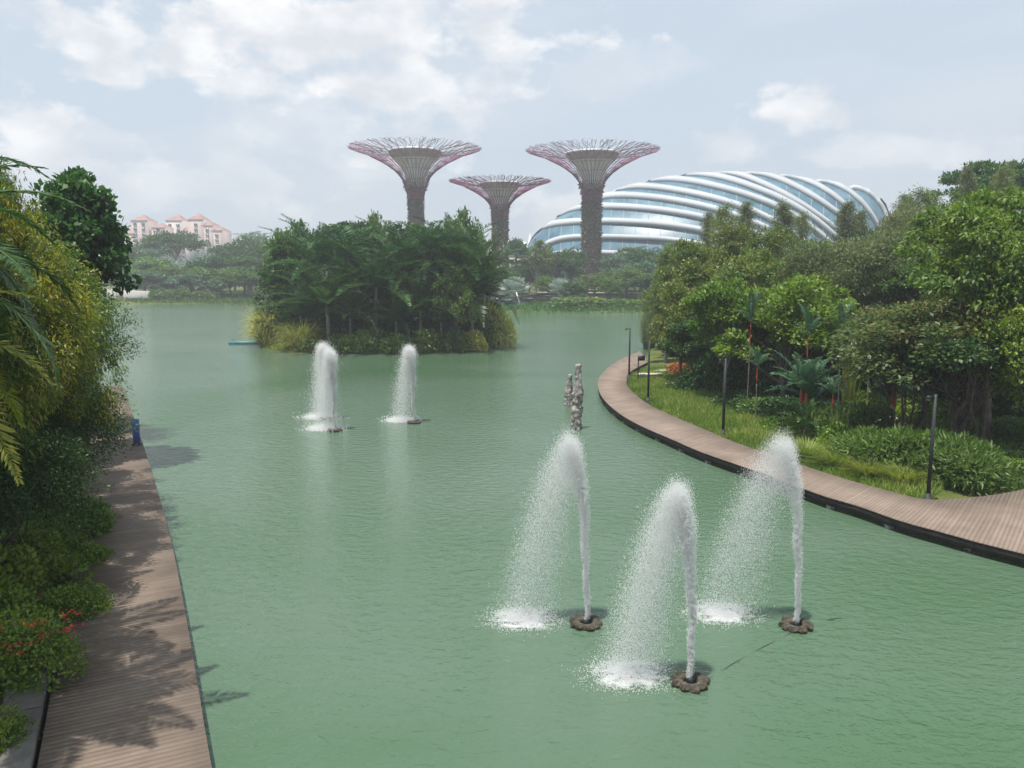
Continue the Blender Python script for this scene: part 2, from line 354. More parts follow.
# ------------------------------------------------------------------ geometry helpers
class Geo:
    def __init__(self):
        self.v = []; self.f = []; self.tint = []; self.n = 0

    def add(self, verts, faces, tint=0.5):
        verts = np.asarray(verts, dtype=np.float64).reshape(-1, 3)
        faces = np.asarray(faces, dtype=np.int64)
        self.v.append(verts); self.f.append(faces + self.n)
        t = np.full(len(verts), tint) if np.isscalar(tint) else np.asarray(tint)
        self.tint.append(t)
        self.n += len(verts)

    def box(self, c, s, rz=0.0, tint=0.5):
        x, y, z = s[0] / 2, s[1] / 2, s[2] / 2
        v = np.array([(a * x, b * y, d * z) for d in (-1, 1) for a, b in ((-1, -1), (1, -1), (1, 1), (-1, 1))])
        cr_, sr = math.cos(rz), math.sin(rz)
        v = np.stack([v[:, 0] * cr_ - v[:, 1] * sr, v[:, 0] * sr + v[:, 1] * cr_, v[:, 2]], 1) + np.asarray(c)
        self.add(v, [(0, 3, 2, 1), (4, 5, 6, 7), (0, 1, 5, 4), (1, 2, 6, 5), (2, 3, 7, 6), (3, 0, 4, 7)], tint)

    def tube(self, pts, rad, n=6, cap=True, tint=0.5):
        pts = np.asarray(pts, float); k = len(pts)
        rad = np.full(k, rad) if np.isscalar(rad) else np.asarray(rad, float)
        tan = np.gradient(pts, axis=0)
        tan /= np.maximum(np.linalg.norm(tan, axis=1, keepdims=True), 1e-9)
        ref = np.array([0, 0, 1.0]) if abs(tan[0][2]) < 0.9 else np.array([1.0, 0, 0])
        a = np.cross(tan, ref); a /= np.maximum(np.linalg.norm(a, axis=1, keepdims=True), 1e-9)
        b = np.cross(tan, a)
        ang = np.arange(n) * 2 * PI / n
        v = pts[:, None, :] + rad[:, None, None] * (np.cos(ang)[None, :, None] * a[:, None, :] + np.sin(ang)[None, :, None] * b[:, None, :])
        idx = np.arange(k * n).reshape(k, n)
        nx = np.roll(idx, -1, axis=1)
        f = np.stack([idx[:-1], nx[:-1], nx[1:], idx[1:]], -1).reshape(-1, 4)
        base = self.n
        self.add(v.reshape(-1, 3), f, tint)
        if cap:
            self.f.append(np.array([[base + (k - 1) * n + i for i in range(n)]]))
            self.f.append(np.array([[base + i for i in reversed(range(n))]]))

    def lathe(self, prof, n=24, centre=(0, 0, 0), tint=0.5):
        prof = np.asarray(prof, float); k = len(prof)
        ang = np.arange(n) * 2 * PI / n
        v = np.stack([prof[:, 0:1] * np.cos(ang), prof[:, 0:1] * np.sin(ang), np.repeat(prof[:, 1:2], n, 1)], -1) + np.asarray(centre)
        idx = np.arange(k * n).reshape(k, n); nx = np.roll(idx, -1, axis=1)
        self.add(v.reshape(-1, 3), np.stack([idx[:-1], nx[:-1], nx[1:], idx[1:]], -1).reshape(-1, 4), tint)

    def leaves(self, c, axis, nrm, L, Wd, tint, fold=0.0):
        """diamond leaves; c, axis, nrm: (n,3); L, Wd: (n,)"""
        n = len(c)
        axis = axis / np.maximum(np.linalg.norm(axis, axis=1, keepdims=True), 1e-9)
        side = np.cross(axis, nrm); side /= np.maximum(np.linalg.norm(side, axis=1, keepdims=True), 1e-9)
        L = np.broadcast_to(L, n)[:, None]; Wd = np.broadcast_to(Wd, n)[:, None]
        p0 = c; p2 = c + axis * L
        m = c + axis * L * 0.45
        up = np.cross(side, axis)
        p1 = m + side * Wd * 0.5 + up * Wd * fold; p3 = m - side * Wd * 0.5 + up * Wd * fold
        v = np.stack([p0, p1, p2, p3], 1).reshape(-1, 3)
        f = np.arange(n * 4).reshape(n, 4)
        self.add(v, f, np.repeat(np.broadcast_to(tint, n), 4))

    def build(self, name, mat, parent=None, smooth=False):
        v = np.concatenate(self.v) if self.v else np.zeros((0, 3))
        me = bpy.data.meshes.new(name)
        me.vertices.add(len(v)); me.vertices.foreach_set('co', v.astype(np.float32).ravel())
        tot = np.concatenate([np.full(len(f), f.shape[1]) for f in self.f])
        loops = np.concatenate([f.ravel() for f in self.f])
        me.loops.add(len(loops)); me.loops.foreach_set('vertex_index', loops.astype(np.int32))
        me.polygons.add(len(tot))
        start = np.concatenate([[0], np.cumsum(tot)[:-1]])
        me.polygons.foreach_set('loop_start', start.astype(np.int32))
        me.polygons.foreach_set('loop_total', tot.astype(np.int32))
        if smooth: me.polygons.foreach_set('use_smooth', np.ones(len(tot), bool))
        at_ = me.attributes.new('tint', 'FLOAT', 'POINT')
        at_.data.foreach_set('value', np.concatenate(self.tint).astype(np.float32))
        me.update(calc_edges=True)
        me.materials.append(mat)
        o = bpy.data.objects.new(name, me); COL.objects.link(o)
        if parent is not None: o.parent = parent
        return o


def thing(name, label, cat, loc=(0, 0, 0), rz=0.0, group=None):
    o = bpy.data.objects.new(name, None); COL.objects.link(o)
    o.location = loc; o.rotation_euler = (0, 0, rz); o.empty_display_size = 0.3
    tag(o, label, cat, group)
    return o


def tag(o, label=None, cat=None, group=None, kind=None):
    if label: o['label'] = label
    if cat: o['category'] = cat
    if group: o['group'] = group
    elif group is None and label and 'group' in o: del o['group']
    if kind: o['kind'] = kind
    return o


def dup(root, parent=None):
    kids = list(root.children)
    c = root.copy(); COL.objects.link(c)
    if parent is not None: c.parent = parent
    for k in kids: dup(k, c)
    return c


PROTO = {}
USED = set()


def put(key, loc, label, cat, group=None, s=1.0, sxy=None, rz=None, tilt=(0, 0)):
    """first use moves the prototype itself, later ones copy it"""
    root = PROTO[key]
    o = dup(root) if key in USED else root
    USED.add(key)
    o.location = loc
    sx = s if sxy is None else sxy
    o.scale = (sx, sx, s)
    o.rotation_euler = (tilt[0], tilt[1], random.uniform(0, 2 * PI) if rz is None else rz)
    tag(o, label, cat, group)
    return o


def rand_dirs(n, rng, zmin=-1.0):
    v = rng.normal(size=(n, 3)); v /= np.linalg.norm(v, axis=1, keepdims=True)
    v[:, 2] = np.where(v[:, 2] < zmin, -v[:, 2], v[:, 2])
    return v


# ------------------------------------------------------------------ plant prototypes
PH = {}     # natural height of every prototype
PR = {}     # natural radius


def broadleaf(key, name, H, R, hb, n_cl, per, leaf, mat, bark, seed, rc=None, flat=0.6, droop=0.2, trunk_r=None, stems=1,
              wide=0.55, zexp=1.0, limbs=22, stretch=1.0, lobes=5):
    rng = np.random.default_rng(seed)
    root = thing(name, name, 'tree')
    rc = rc or R * 0.3
    # big lobes the clusters sit on: uneven outline with gaps
    zc = (H + hb) / 2; Rz = (H - hb) / 2
    ld = rand_dirs(lobes, rng, -0.35); lr = rng.uniform(0.35, 0.62, lobes)
    cen = []
    while len(cen) < n_cl:
        d = rand_dirs(1, rng, -0.6)[0]
        k = rng.integers(0, lobes)
        p = ld[k] * (1 - lr[k]) * rng.uniform(0.7, 1.05) + d * lr[k] * rng.uniform(0.75, 1.05)
        if np.linalg.norm(p) > 1.12: continue
        cen.append(p)
    cen = np.array(cen)
    C = np.stack([cen[:, 0] * R, cen[:, 1] * R, zc + cen[:, 2] * Rz], 1)
    C[:, 2] = np.maximum(C[:, 2], hb * 0.8)
    g = Geo()
    tr = trunk_r or H * 0.022
    for sidx in range(stems):
        a = rng.uniform(0, 2 * PI); off = 0 if stems == 1 else 0.25 * sidx ** 0.5
        base = np.array([math.cos(a) * off, math.sin(a) * off, -0.3])
        lean = np.array([math.cos(a), math.sin(a), 0]) * (R * 0.35 if stems > 1 else R * 0.08)
        top = np.array([0, 0, zc + Rz * 0.35]) + lean
        ts = np.linspace(0, 1, 7)[:, None]
        pts = base * (1 - ts) + top * ts + lean * 0.3 * np.sin(ts * PI) + rng.normal(size=(7, 3)) * R * 0.02
        rr = tr / stems ** 0.5 * (1 - 0.75 * ts[:, 0]); rr[0] *= 1.4
        g.tube(pts, rr, 7)
        mine = list(range(sidx, min(n_cl, limbs * stems), stems))
        for i in mine:
            q = C[i]
            tt = min(0.9, max(0.3, (q[2] - Rz * 0.55) / top[2])) * rng.uniform(0.75, 1.0)
            p0 = base * (1 - tt) + top * tt
            mid = (p0 + q) / 2 + np.array([0, 0, 0.1 * R]) + rng.normal(size=3) * R * 0.04
            g.tube([p0, (p0 + mid) / 2 + rng.normal(size=3) * .02 * R, mid, (mid + q) / 2, q], np.array([0.34, 0.27, 0.2, 0.13, 0.05]) * tr / stems ** 0.4, 5, False)
    g.build('trunk', bark, root, True)
    g = Geo()
    n = n_cl * per
    ci = np.repeat(np.arange(n_cl), per)
    csz = rng.uniform(0.65, 1.25, n_cl)
    off = rand_dirs(n, rng) * (rng.uniform(0, 1, n) ** 0.45)[:, None] * rc * csz[ci][:, None]
    off[:, 2] *= flat
    p = C[ci] + off
    outw = off + (C[ci] - np.array([0, 0, zc - Rz * 0.3])) * 0.25
    outw /= np.maximum(np.linalg.norm(outw, axis=1, keepdims=True), 1e-9)
    axis = outw * 0.8 + rand_dirs(n, rng) * 0.8; axis[:, 2] -= droop
    nrm = rand_dirs(n, rng) * 0.7 + np.array([0, 0, 0.8]) + outw * 0.3
    L = leaf * rng.uniform(0.7, 1.35, n)
    ctint = rng.uniform(-0.22, 0.22, n_cl)
    tint = np.clip(0.42 + ctint[ci] + rng.normal(0, 0.2, n), 0, 1)
    g.leaves(p, axis, nrm, L * stretch, L * wide, tint, 0.12)
    g.build('crown', mat, root)
    PROTO[key] = root; PH[key] = H; PR[key] = R
    return root


def wispy(key, name, H, R, n_br, per, mat, bark, seed, hb=0.2, leafL=0.4, leafW=0.03, conical=0.6, trunk_r=0.14, weep=0.5):
    """casuarina-like: upright trunk, many ascending branches, drooping needle sprays"""
    rng = np.random.default_rng(seed)
    root = thing(name, name, 'tree')
    g = Geo(); gl = Geo()
    zz = np.linspace(-0.3, H * 0.97, 9)
    bend = rng.normal(size=(9, 2)).cumsum(0) * R * 0.02
    tp = np.stack([bend[:, 0], bend[:, 1], zz], 1)
    g.tube(tp, trunk_r * (1.05 - zz / H * 0.9), 6)
    P = []; A = []
    for i in range(n_br):
        t = hb + (1 - hb) * (i + rng.uniform(0, 1)) / n_br
        a = rng.uniform(0, 2 * PI)
        ln = R * (1 - conical * (t - hb) / (1 - hb)) * rng.uniform(0.55, 1.15)
        if t > 0.93: ln *= 0.5
        z0 = t * H
        base = np.array([np.interp(z0, zz, tp[:, 0]), np.interp(z0, zz, tp[:, 1]), z0])
        d = np.array([math.cos(a), math.sin(a), 0])
        u = np.linspace(0, 1, 6)[:, None]
        pts = base + d * ln * u + np.array([0, 0, 1]) * (ln * 0.75 * u - ln * weep * u ** 2)
        g.tube(pts, trunk_r * 0.28 * (1 - 0.85 * u[:, 0]), 4, False)
        k = per
        uu = rng.uniform(0.12, 1.0, k)[:, None]
        q = base + d * ln * uu + np.array([0, 0, 1]) * (ln * 0.75 * uu - ln * weep * uu ** 2) + rng.normal(size=(k, 3)) * R * 0.085
        P.append(q); A.append(d * 0.5 + rng.normal(size=(k, 3)) * 0.45 + np.array([0, 0, 0.15 - weep * 1.2]))
    g.build('trunk', bark, root, True)
    P = np.concatenate(P); A = np.concatenate(A); n = len(P)
    gl.leaves(P, A, rand_dirs(n, rng), leafL * rng.uniform(0.6, 1.3, n), leafW * rng.uniform(0.7, 1.4, n), np.clip(rng.normal(0.45, 0.25, n), 0, 1))
    gl.build('crown', mat, root)
    PROTO[key] = root; PH[key] = H; PR[key] = R


def frond(g, gr, base, az_, elev, L, rng, leaflet, width, n=26, droop=1.0, tint=0.5, vee=0.35, twist=0.0):
    """one feather frond: curved rachis in gr, leaflets in g"""
    u = np.linspace(0, 1, 9)
    d = np.array([math.cos(az_), math.sin(az_)])
    ang = elev - droop * u ** 1.4 * 1.5
    dx = np.cumsum(np.cos(ang)) * L / 9; dz = np.cumsum(np.sin(ang)) * L / 9
    pts = np.stack([base[0] + d[0] * dx, base[1] + d[1] * dx, base[2] + dz], 1)
    pts = np.vstack([base, pts])
    gr.tube(pts, 0.035 * L / 3.5 * np.linspace(1, 0.25, len(pts)), 4, False, tint)
    uu = np.linspace(0.14, 1.0, n)
    k = len(pts) - 1
    px_ = np.stack([np.interp(uu * k, np.arange(k + 1), pts[:, i]) for i in range(3)], 1)
    tg = np.gradient(px_, axis=0); tg /= np.linalg.norm(tg, axis=1, keepdims=True)
    sd = np.array([-d[1], d[0], 0.0])
    upv = np.cross(sd, tg); upv *= np.sign(upv[:, 2:3] + 1e-6)
    for s in (-1, 1):
        ll = leaflet * (np.sin(np.clip(uu * 1.05, 0, 1) * PI * 0.82 + 0.35)) * rng.uniform(0.85, 1.1, n)
        ax = s * sd * (1.0) + tg * 0.65 + upv * vee + rng.normal(size=(n, 3)) * 0.10
        ax[:, 2] -= 0.25 * droop
        # leaflets bend down at the tip: two leaves joined
        half = ll * 0.55
        g.leaves(px_, ax, upv + rng.normal(size=(n, 3)) * 0.2, ll, width, np.clip(tint + rng.normal(0, 0.12, n), 0, 1))
    return pts


def feather_palm(key, name, trunk_h, nf, L, mat, seed, leaflet=0.7, width=0.06, droop=1.0, n=28, trunk_r=0.11, shaft=None, stems=1, up=1.25, low=-0.2, vee=0.35, lean=0.05, bark='palm_bark'):
    rng = np.random.default_rng(seed)
    root = thing(name, name, 'palm tree')
    gt = Geo(); gl = Geo(); gs = Geo()
    for k in range(stems):
        a = rng.uniform(0, 2 * PI); r0 = 0.0 if stems == 1 else rng.uniform(0.15, 0.5)
        hh = trunk_h * (1.0 if k == 0 else rng.uniform(0.45, 0.95))
        b = np.array([math.cos(a) * r0, math.sin(a) * r0, -0.3])
        top = np.array([math.cos(a) * (r0 + hh * lean), math.sin(a) * (r0 + hh * lean), hh])
        t = np.linspace(0, 1, 7)[:, None]
        pts = b * (1 - t) + top * t + np.array([math.cos(a + 1), math.sin(a + 1), 0]) * np.sin(t * PI) * hh * 0.02
        gt.tube(pts, trunk_r * (1.15 - 0.35 * t[:, 0]), 7)
        tp = top
        if shaft:
            gs.tube([top - np.array([0, 0, .05]), top + np.array([0, 0, shaft * 0.3]), top + np.array([0, 0, shaft * 0.8]), top + np.array([0, 0, shaft])],
                    [trunk_r * 0.9, trunk_r * 1.25, trunk_r * 0.9, trunk_r * 0.6], 8)
            tp = top + np.array([0, 0, shaft])
        a0 = rng.uniform(0, 2 * PI)
        for i in range(nf):
            u = i / max(1, nf - 1)
            el_ = up * (1 - u) + low * u + rng.normal(0, 0.08)
            frond(gl, gl, tp, a0 + i * 2.399 + rng.normal(0, 0.12), el_, L * rng.uniform(0.85, 1.1) * (0.8 if i < 2 else 1), rng, leaflet, width, n, droop * rng.uniform(0.75, 1.2), rng.uniform(0.2, 0.75), vee)
    gt.build('trunk', M[bark], root, True)
    if shaft: gs.build('crownshaft', M['crownshaft'], root, True)
    gl.build('crown', mat, root)
    PROTO[key] = root; PH[key] = trunk_h + (shaft or 0) + L * 0.62; PR[key] = L * 0.8


def fan_palm(key, name, trunk_h, nf, L, mat, seed, fr=0.9):
    rng = np.random.default_rng(seed)
    root = thing(name, name, 'palm tree')
    gt = Geo(); gl = Geo()
    gt.tube([(0, 0, -0.3), (0.03, 0, trunk_h * .5), (0, 0.04, trunk_h)], [0.24, 0.2, 0.19], 8)
    for i in range(nf):
        u = i / (nf - 1)
        a = i * 2.399; e = 1.45 * (1 - u) - 0.55 * u + rng.normal(0, 0.07)
        d = np.array([math.cos(a) * math.cos(e), math.sin(a) * math.cos(e), math.sin(e)])
        b = np.array([0, 0, trunk_h]); tip = b + d * L
        gl.tube([b, (b + tip) / 2 + np.array([0, 0, .05]), tip], [0.03, 0.025, 0.02], 4, False, 0.5)
        sd = np.cross(d, [0, 0, 1.0]); sd /= max(np.linalg.norm(sd), 1e-6); up_ = np.cross(sd, d)
        th = np.linspace(-2.3, 2.3, 17)
        ax = d[None] * np.cos(th)[:, None] + sd[None] * np.sin(th)[:, None] + up_[None] * 0.12 + np.array([0, 0, -0.12])
        gl.leaves(np.repeat(tip[None], 17, 0), ax, np.repeat(up_[None], 17, 0), fr * rng.uniform(0.85, 1.1, 17), fr * 0.23, np.clip(rng.normal(0.5, 0.2, 17), 0, 1), 0.1)
    gt.build('trunk', M['palm_bark'], root, True)
    gl.build('crown', mat, root)
    PROTO[key] = root; PH[key] = trunk_h + L + fr * 0.9; PR[key] = L + fr


def clump(key, name, H, R, n, mat, seed, w=0.03, arch=1.0, seg=3):
    """arching blades from one root: bamboo grass, reeds"""
    rng = np.random.default_rng(seed)
    root = thing(name, name, 'shrub')
    g = Geo()
    a = rng.uniform(0, 2 * PI, n); r0 = R * 0.35 * rng.uniform(0, 1, n) ** 0.5
    L = H * rng.uniform(0.3, 1.15, n); av = arch * rng.uniform(0.45, 1.05, n); sp = rng.uniform(0.1, 1.0, n) * R
    wv = np.stack([-np.sin(a), np.cos(a), np.zeros(n)], 1) + rng.normal(size=(n, 3)) * 0.2
    wv /= np.linalg.norm(wv, axis=1, keepdims=True)
    us = np.linspace(0, 1, seg + 1)
    rows = []
    for u in us:
        rad = r0 + sp * (u ** 1.5)
        z = L * (u * 1.25 - av * 0.55 * u ** 2.4)
        p = np.stack([np.cos(a) * rad, np.sin(a) * rad, z - 0.05], 1)
        ww = w * (1 - u * 0.85)
        rows.append(p + wv * ww); rows.append(p - wv * ww)
    V = np.stack(rows, 1)
    k = 2 * (seg + 1)
    f = []
    for s in range(seg):
        f.append(np.stack([np.arange(n) * k + 2 * s, np.arange(n) * k + 2 * s + 1, np.arange(n) * k + 2 * s + 3, np.arange(n) * k + 2 * s + 2], 1))
    g.add(V.reshape(-1, 3), np.concatenate(f), np.repeat(np.clip(rng.normal(0.5, 0.25, n), 0, 1), k))
    g.build('foliage', mat, root)
    PROTO[key] = root; PH[key] = H * 0.8; PR[key] = R * 1.1


def shrub(key, name, H, R, n, leaf, mat, seed, flowers=None, nfl=0, wide=0.55, lump=6, flat=1.0, stretch=1.0, flsize=0.05):
    rng = np.random.default_rng(seed)
    root = thing(name, name, 'shrub')
    g = Geo()
    lc = rand_dirs(lump, rng, 0.05) * np.array([R * 0.55, R * 0.55, H * 0.45]); lc[:, 2] = np.abs(lc[:, 2]) * 0.9 + H * 0.12
    lr = rng.uniform(0.4, 0.62, lump)
    k = rng.integers(0, lump, n)
    d = rand_dirs(n, rng, -0.5)
    p = lc[k] + d * (lr[k] * rng.uniform(0.55, 1.05, n) ** 0.6)[:, None] * np.array([R, R, H * 0.8])
    p[:, 2] = np.abs(p[:, 2])
    L = leaf * rng.uniform(0.7, 1.3, n)
    g.leaves(p, d * 0.7 + rand_dirs(n, rng) * 0.8 + [0, 0, 0.1], d + rand_dirs(n, rng) * 0.5 + [0, 0, 0.5], L * stretch, L * wide, np.clip(0.45 + (rng.uniform(-.2, .2, lump))[k] + rng.normal(0, 0.2, n), 0, 1), 0.12)
    g.build('foliage', mat, root)
    gs = Geo()
    for i in range(lump + 3):
        q = lc[i % lump] * rng.uniform(0.8, 1.2)
        gs.tube([(0, 0, -0.15), (q[0] * .3, q[1] * .3, q[2] * .5), tuple(q)], [0.03 * H, 0.02 * H, 0.008 * H], 4, False)
    gs.build('stem', M['bark'], root)
    if flowers:
        up = np.where(d[:, 2] > 0.25)[0]
        ids = rng.choice(up, nfl, replace=False)
        for i in ids:
            c0 = lc[k[i]] + d[i] * lr[k[i]] * 1.08 * np.array([R, R, H * 0.8])
            m_ = 26; gf = Geo()
            q = c0 + rng.normal(size=(m_, 3)) * flsize * [1, 1, 0.5]
            gf.leaves(q, rand_dirs(m_, rng), rand_dirs(m_, rng) + [0, 0, 1.0], flsize * 0.8, flsize * 0.6, rng.uniform(0, 1, m_))
            gf.build('flower', flowers, root)
    PROTO[key] = root; PH[key] = H; PR[key] = R


# mid-distance trees of the right bank
broadleaf('lush', 'broadleaf_tree', 8.5, 4.6, 0.2, 120, 150, 0.27, M['leaf_bright'], M['bark'], 1, rc=0.95, flat=0.5, lobes=9, limbs=26)
broadleaf('lush2', 'broadleaf_tree', 8.0, 3.4, 1.2, 80, 150, 0.25, M['leaf_bright'], M['bark'], 2, rc=0.8, flat=0.45, lobes=7)
broadleaf('mid', 'broadleaf_tree', 11.0, 4.2, 0.3, 110, 150, 0.27, M['leaf_rusty'], M['bark'], 3, rc=1.0, flat=0.6, lobes=8)
broadleaf('olive', 'slender_tree', 12.0, 3.3, 0.6, 110, 150, 0.24, M['leaf_olive'], M['pale_bark'], 4, rc=0.8, flat=0.7, lobes=8, wide=0.4)
broadleaf('fine', 'feathery_tree', 11.0, 4.8, 1.0, 170, 190, 0.19, M['leaf_grey'], M['bark'], 5, rc=0.95, flat=0.75, wide=0.28, lobes=10, stretch=1.3)
broadleaf('dark', 'dense_tree', 11.0, 4.6, 0.0, 110, 140, 0.3, M['leaf_dark'], M['bark'], 6, rc=1.1, flat=0.5, lobes=8)
broadleaf('umbrella', 'spreading_tree', 12.0, 6.0, 6.5, 110, 140, 0.27, M['leaf_dark'], M['pale_bark'], 7, rc=1.0, flat=0.35, lobes=9)
broadleaf('bigleaf', 'large_leaved_tree', 12.0, 5.4, 1.6, 190, 150, 0.27, M['leaf_big'], M['bark'], 8, rc=0.85, flat=0.5, droop=0.7, wide=0.42, lobes=11)
broadleaf('multistem', 'multi_stemmed_tree', 7.5, 4.3, 2.2, 120, 110, 0.2, M['leaf_red'], M['dark_bark'], 9, rc=0.8, flat=0.6, stems=6, trunk_r=0.26, lobes=9, limbs=14)
broadleaf('darkgreen_multi', 'multi_stemmed_tree', 7.0, 3.8, 2.4, 100, 110, 0.24, M['leaf_dark'], M['dark_bark'], 10, rc=0.8, flat=0.45, stems=5, trunk_r=0.24, lobes=8, limbs=12)
wispy('casuarina', 'casuarina_tree', 15.0, 2.6, 150, 72, M['leaf_grey'], M['pale_bark'], 12, hb=0.25, leafL=0.5, leafW=0.05)
wispy('casuarina2', 'casuarina_tree', 13.0, 2.9, 120, 72, M['leaf_olive'], M['pale_bark'], 13, hb=0.2, leafL=0.5, leafW=0.055, conical=0.4)
# far-shore trees: fewer, larger leaves
broadleaf('far_a', 'broadleaf_tree', 10.0, 4.6, 0.0, 60, 70, 0.5, M['leaf_mid'], M['bark'], 21, rc=1.2, flat=0.6, lobes=7, limbs=10)
broadleaf('far_b', 'broadleaf_tree', 10.0, 5.0, 0.0, 60, 70, 0.5, M['leaf_dark'], M['bark'], 22, rc=1.3, flat=0.5, lobes=7, limbs=10)
broadleaf('far_c', 'broadleaf_tree', 9.0, 3.8, 0.0, 50, 70, 0.45, M['leaf_bluegreen'], M['bark'], 23, rc=1.1, flat=0.7, lobes=6, limbs=10)
broadleaf('far_rain', 'spreading_tree', 14.0, 9.5, 7.0, 90, 80, 0.6, M['leaf_dark'], M['pale_bark'], 24, rc=1.7, flat=0.35, lobes=10, trunk_r=0.5)
broadleaf('far_olive', 'slender_tree', 12.0, 3.6, 2.0, 45, 70, 0.45, M['leaf_olive'], M['pale_bark'], 25, rc=1.0, flat=0.6, lobes=6)
feather_palm('far_palm', 'feather_palm', 9.0, 22, 4.2, M['leaf_bluegreen'], 26, leaflet=1.2, width=0.22, n=14, trunk_r=0.25, droop=1.1)
fan_palm('silver', 'silver_fan_palm', 1.6, 34, 2.1, M['leaf_silver'], 27, fr=1.5)
fan_palm('sugar', 'fan_palm', 8.0, 34, 2.0, M['leaf_bluegreen'], 28, fr=1.5)
# island
feather_palm('ipalm', 'feather_palm', 6.2, 26, 5.6, M['leaf_palm'], 31, leaflet=1.0, width=0.085, n=40, droop=0.55, trunk_r=0.17, up=1.5, low=0.0, vee=0.5)
feather_palm('ipalm2', 'feather_palm', 4.2, 24, 5.4, M['leaf_palm'], 32, leaflet=1.0, width=0.085, n=40, droop=0.5, trunk_r=0.17, up=1.52, low=0.15, vee=0.5)
feather_palm('ipalm3', 'feather_palm', 7.5, 22, 4.6, M['leaf_palm'], 33, leaflet=0.9, width=0.085, n=34, droop=0.85, trunk_r=0.16, up=1.3, low=-0.6)
broadleaf('itree', 'broadleaf_tree', 11.0, 4.4, 0.0, 110, 110, 0.34, M['leaf_dark'], M['bark'], 34, rc=1.0, flat=0.5, lobes=9)
broadleaf('itree2', 'broadleaf_tree', 9.0, 4.0, 0.0, 90, 110, 0.34, M['leaf_mid'], M['bark'], 35, rc=1.0, flat=0.55, lobes=8)
clump('ygrass', 'bamboo_grass', 5.2, 4.4, 2600, M['grass_yellow'], 36, w=0.06, arch=1.7, seg=5)
shrub('ishrub', 'leafy_shrub', 1.9, 1.7, 1500, 0.3, M['leaf_mid'], 37)
shrub('ishrub_y', 'leafy_shrub', 2.6, 2.3, 2400, 0.3, M['grass_yellow'], 38, stretch=1.4, wide=0.35)
# right bank small plants
feather_palm('lipstick', 'lipstick_palm', 2.6, 8, 1.9, M['leaf_lipstick'], 41, leaflet=0.42, width=0.075, n=26, droop=0.5, trunk_r=0.05, shaft=0.9, up=1.35, low=0.5, vee=0.25)
feather_palm('lipstick_clump', 'lipstick_palm', 1.6, 8, 2.3, M['leaf_lipstick'], 42, leaflet=0.5, width=0.10, n=26, droop=0.45, trunk_r=0.055, shaft=0.8, stems=4, up=1.4, low=0.45, vee=0.3)
feather_palm('lowpalm', 'young_palm', 0.7, 14, 2.6, M['leaf_palm'], 43, leaflet=0.6, width=0.09, n=28, droop=0.7, trunk_r=0.1, up=1.35, low=0.2)
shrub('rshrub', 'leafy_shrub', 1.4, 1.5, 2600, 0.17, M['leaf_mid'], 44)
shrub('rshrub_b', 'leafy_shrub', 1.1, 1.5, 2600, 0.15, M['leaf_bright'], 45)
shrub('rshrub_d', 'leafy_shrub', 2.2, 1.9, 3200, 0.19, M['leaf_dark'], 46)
shrub('orange', 'orange_shrub', 1.6, 1.5, 2000, 0.17, M['flower_orange'], 47)
shrub('reed', 'reed_clump', 1.8, 1.9, 5200, 0.2, M['leaf_mid'], 48, lump=11, stretch=1.7, wide=0.36)
clump('reed_l', 'reed_clump', 1.5, 1.2, 1100, M['grass'], 49, w=0.022, arch=1.0)
clump('weep', 'weeping_shrub', 7.5, 2.8, 1500, M['leaf_grey'], 50, w=0.035, arch=1.75, seg=6)
clump('canes', 'bamboo_clump', 6.5, 1.0, 120, M['grass'], 51, w=0.03, arch=0.5)

def measure():
    for key, root in PROTO.items():
        cs = [c for c in root.children if c.name.split('.')[0] in ('crown', 'foliage')]
        if not cs: continue
        me = cs[0].data
        v = np.empty(len(me.vertices) * 3, np.float32); me.vertices.foreach_get('co', v); v = v.reshape(-1, 3)
        PH[key] = float(np.percentile(v[:, 2], 99.3)); PR[key] = float(np.percentile(np.abs(v[:, 0]), 97))


measure()

# ------------------------------------------------------------------ lake outline and terrain
DZ = 0.5     # deck height
OUT_PX = [(640, 351), (625, 357), (610, 366), (600, 376), (598, 386), (603, 398), (618, 412), (640, 425), (670, 438), (700, 451), (740, 465),
          (780, 479), (820, 494), (860, 506), (900, 520), (940, 531), (980, 542), (1024, 553), (1100, 573)]
IN_PX = [(648, 362), (636, 368), (628, 374), (627, 379), (627, 385), (634, 393), (650, 405), (678, 418), (704, 429), (732, 441), (770, 454),
         (808, 467), (846, 479), (886, 490), (925, 499), (965, 498), (1005, 493), (1050, 485), (1150, 478)]
R_OUT = [ground(x, y, DZ) for x, y in OUT_PX]
R_IN = [ground(x, y, DZ) for x, y in IN_PX]
L_EDGE = [ground(x, y, DZ) for x, y in ((260, 1000), (212, 768), (197, 680), (183, 600), (172, 545), (160, 500), (145, 450), (133, 415), (122, 385))]
L_IN = []
for i, p in enumerate(L_EDGE):
    a = L_EDGE[max(0, i - 1)]; b = L_EDGE[min(len(L_EDGE) - 1, i + 1)]
    t = (b - a).normalized(); nrm = Vector((-t.y, t.x, 0))
    L_IN.append(p + nrm * 2.72)


def poly_np(pts): return np.array([(p[0], p[1]) for p in pts])


lake = []
lake += [(p.x, p.y) for p in L_IN]
lake += [(-36, 64), (-52, 86), (-74, 114), (-96, 150), (-104, 196)]
lake += [(ground(x, y).x, ground(x, y).y) for x, y in ((128, 303.5), (200, 303.5), (262, 305), (330, 307), (420, 309), (500, 312.5), (560, 313.5), (640, 313))]
lake += [(24, 128), (19.5, 104), (15.5, 90)]
lake += [(R_IN[i].x * 0.9 + R_OUT[i].x * 0.1 , R_IN[i].y * 0.9 + R_OUT[i].y * 0.1) for i in range(1, 19)]
lake += [(45, 20), (40, -10), (0, -25), (-6, -10)]
LAKE = np.array(lake)
ISL = (-15.6, 99.0, 15.2, 13.0)


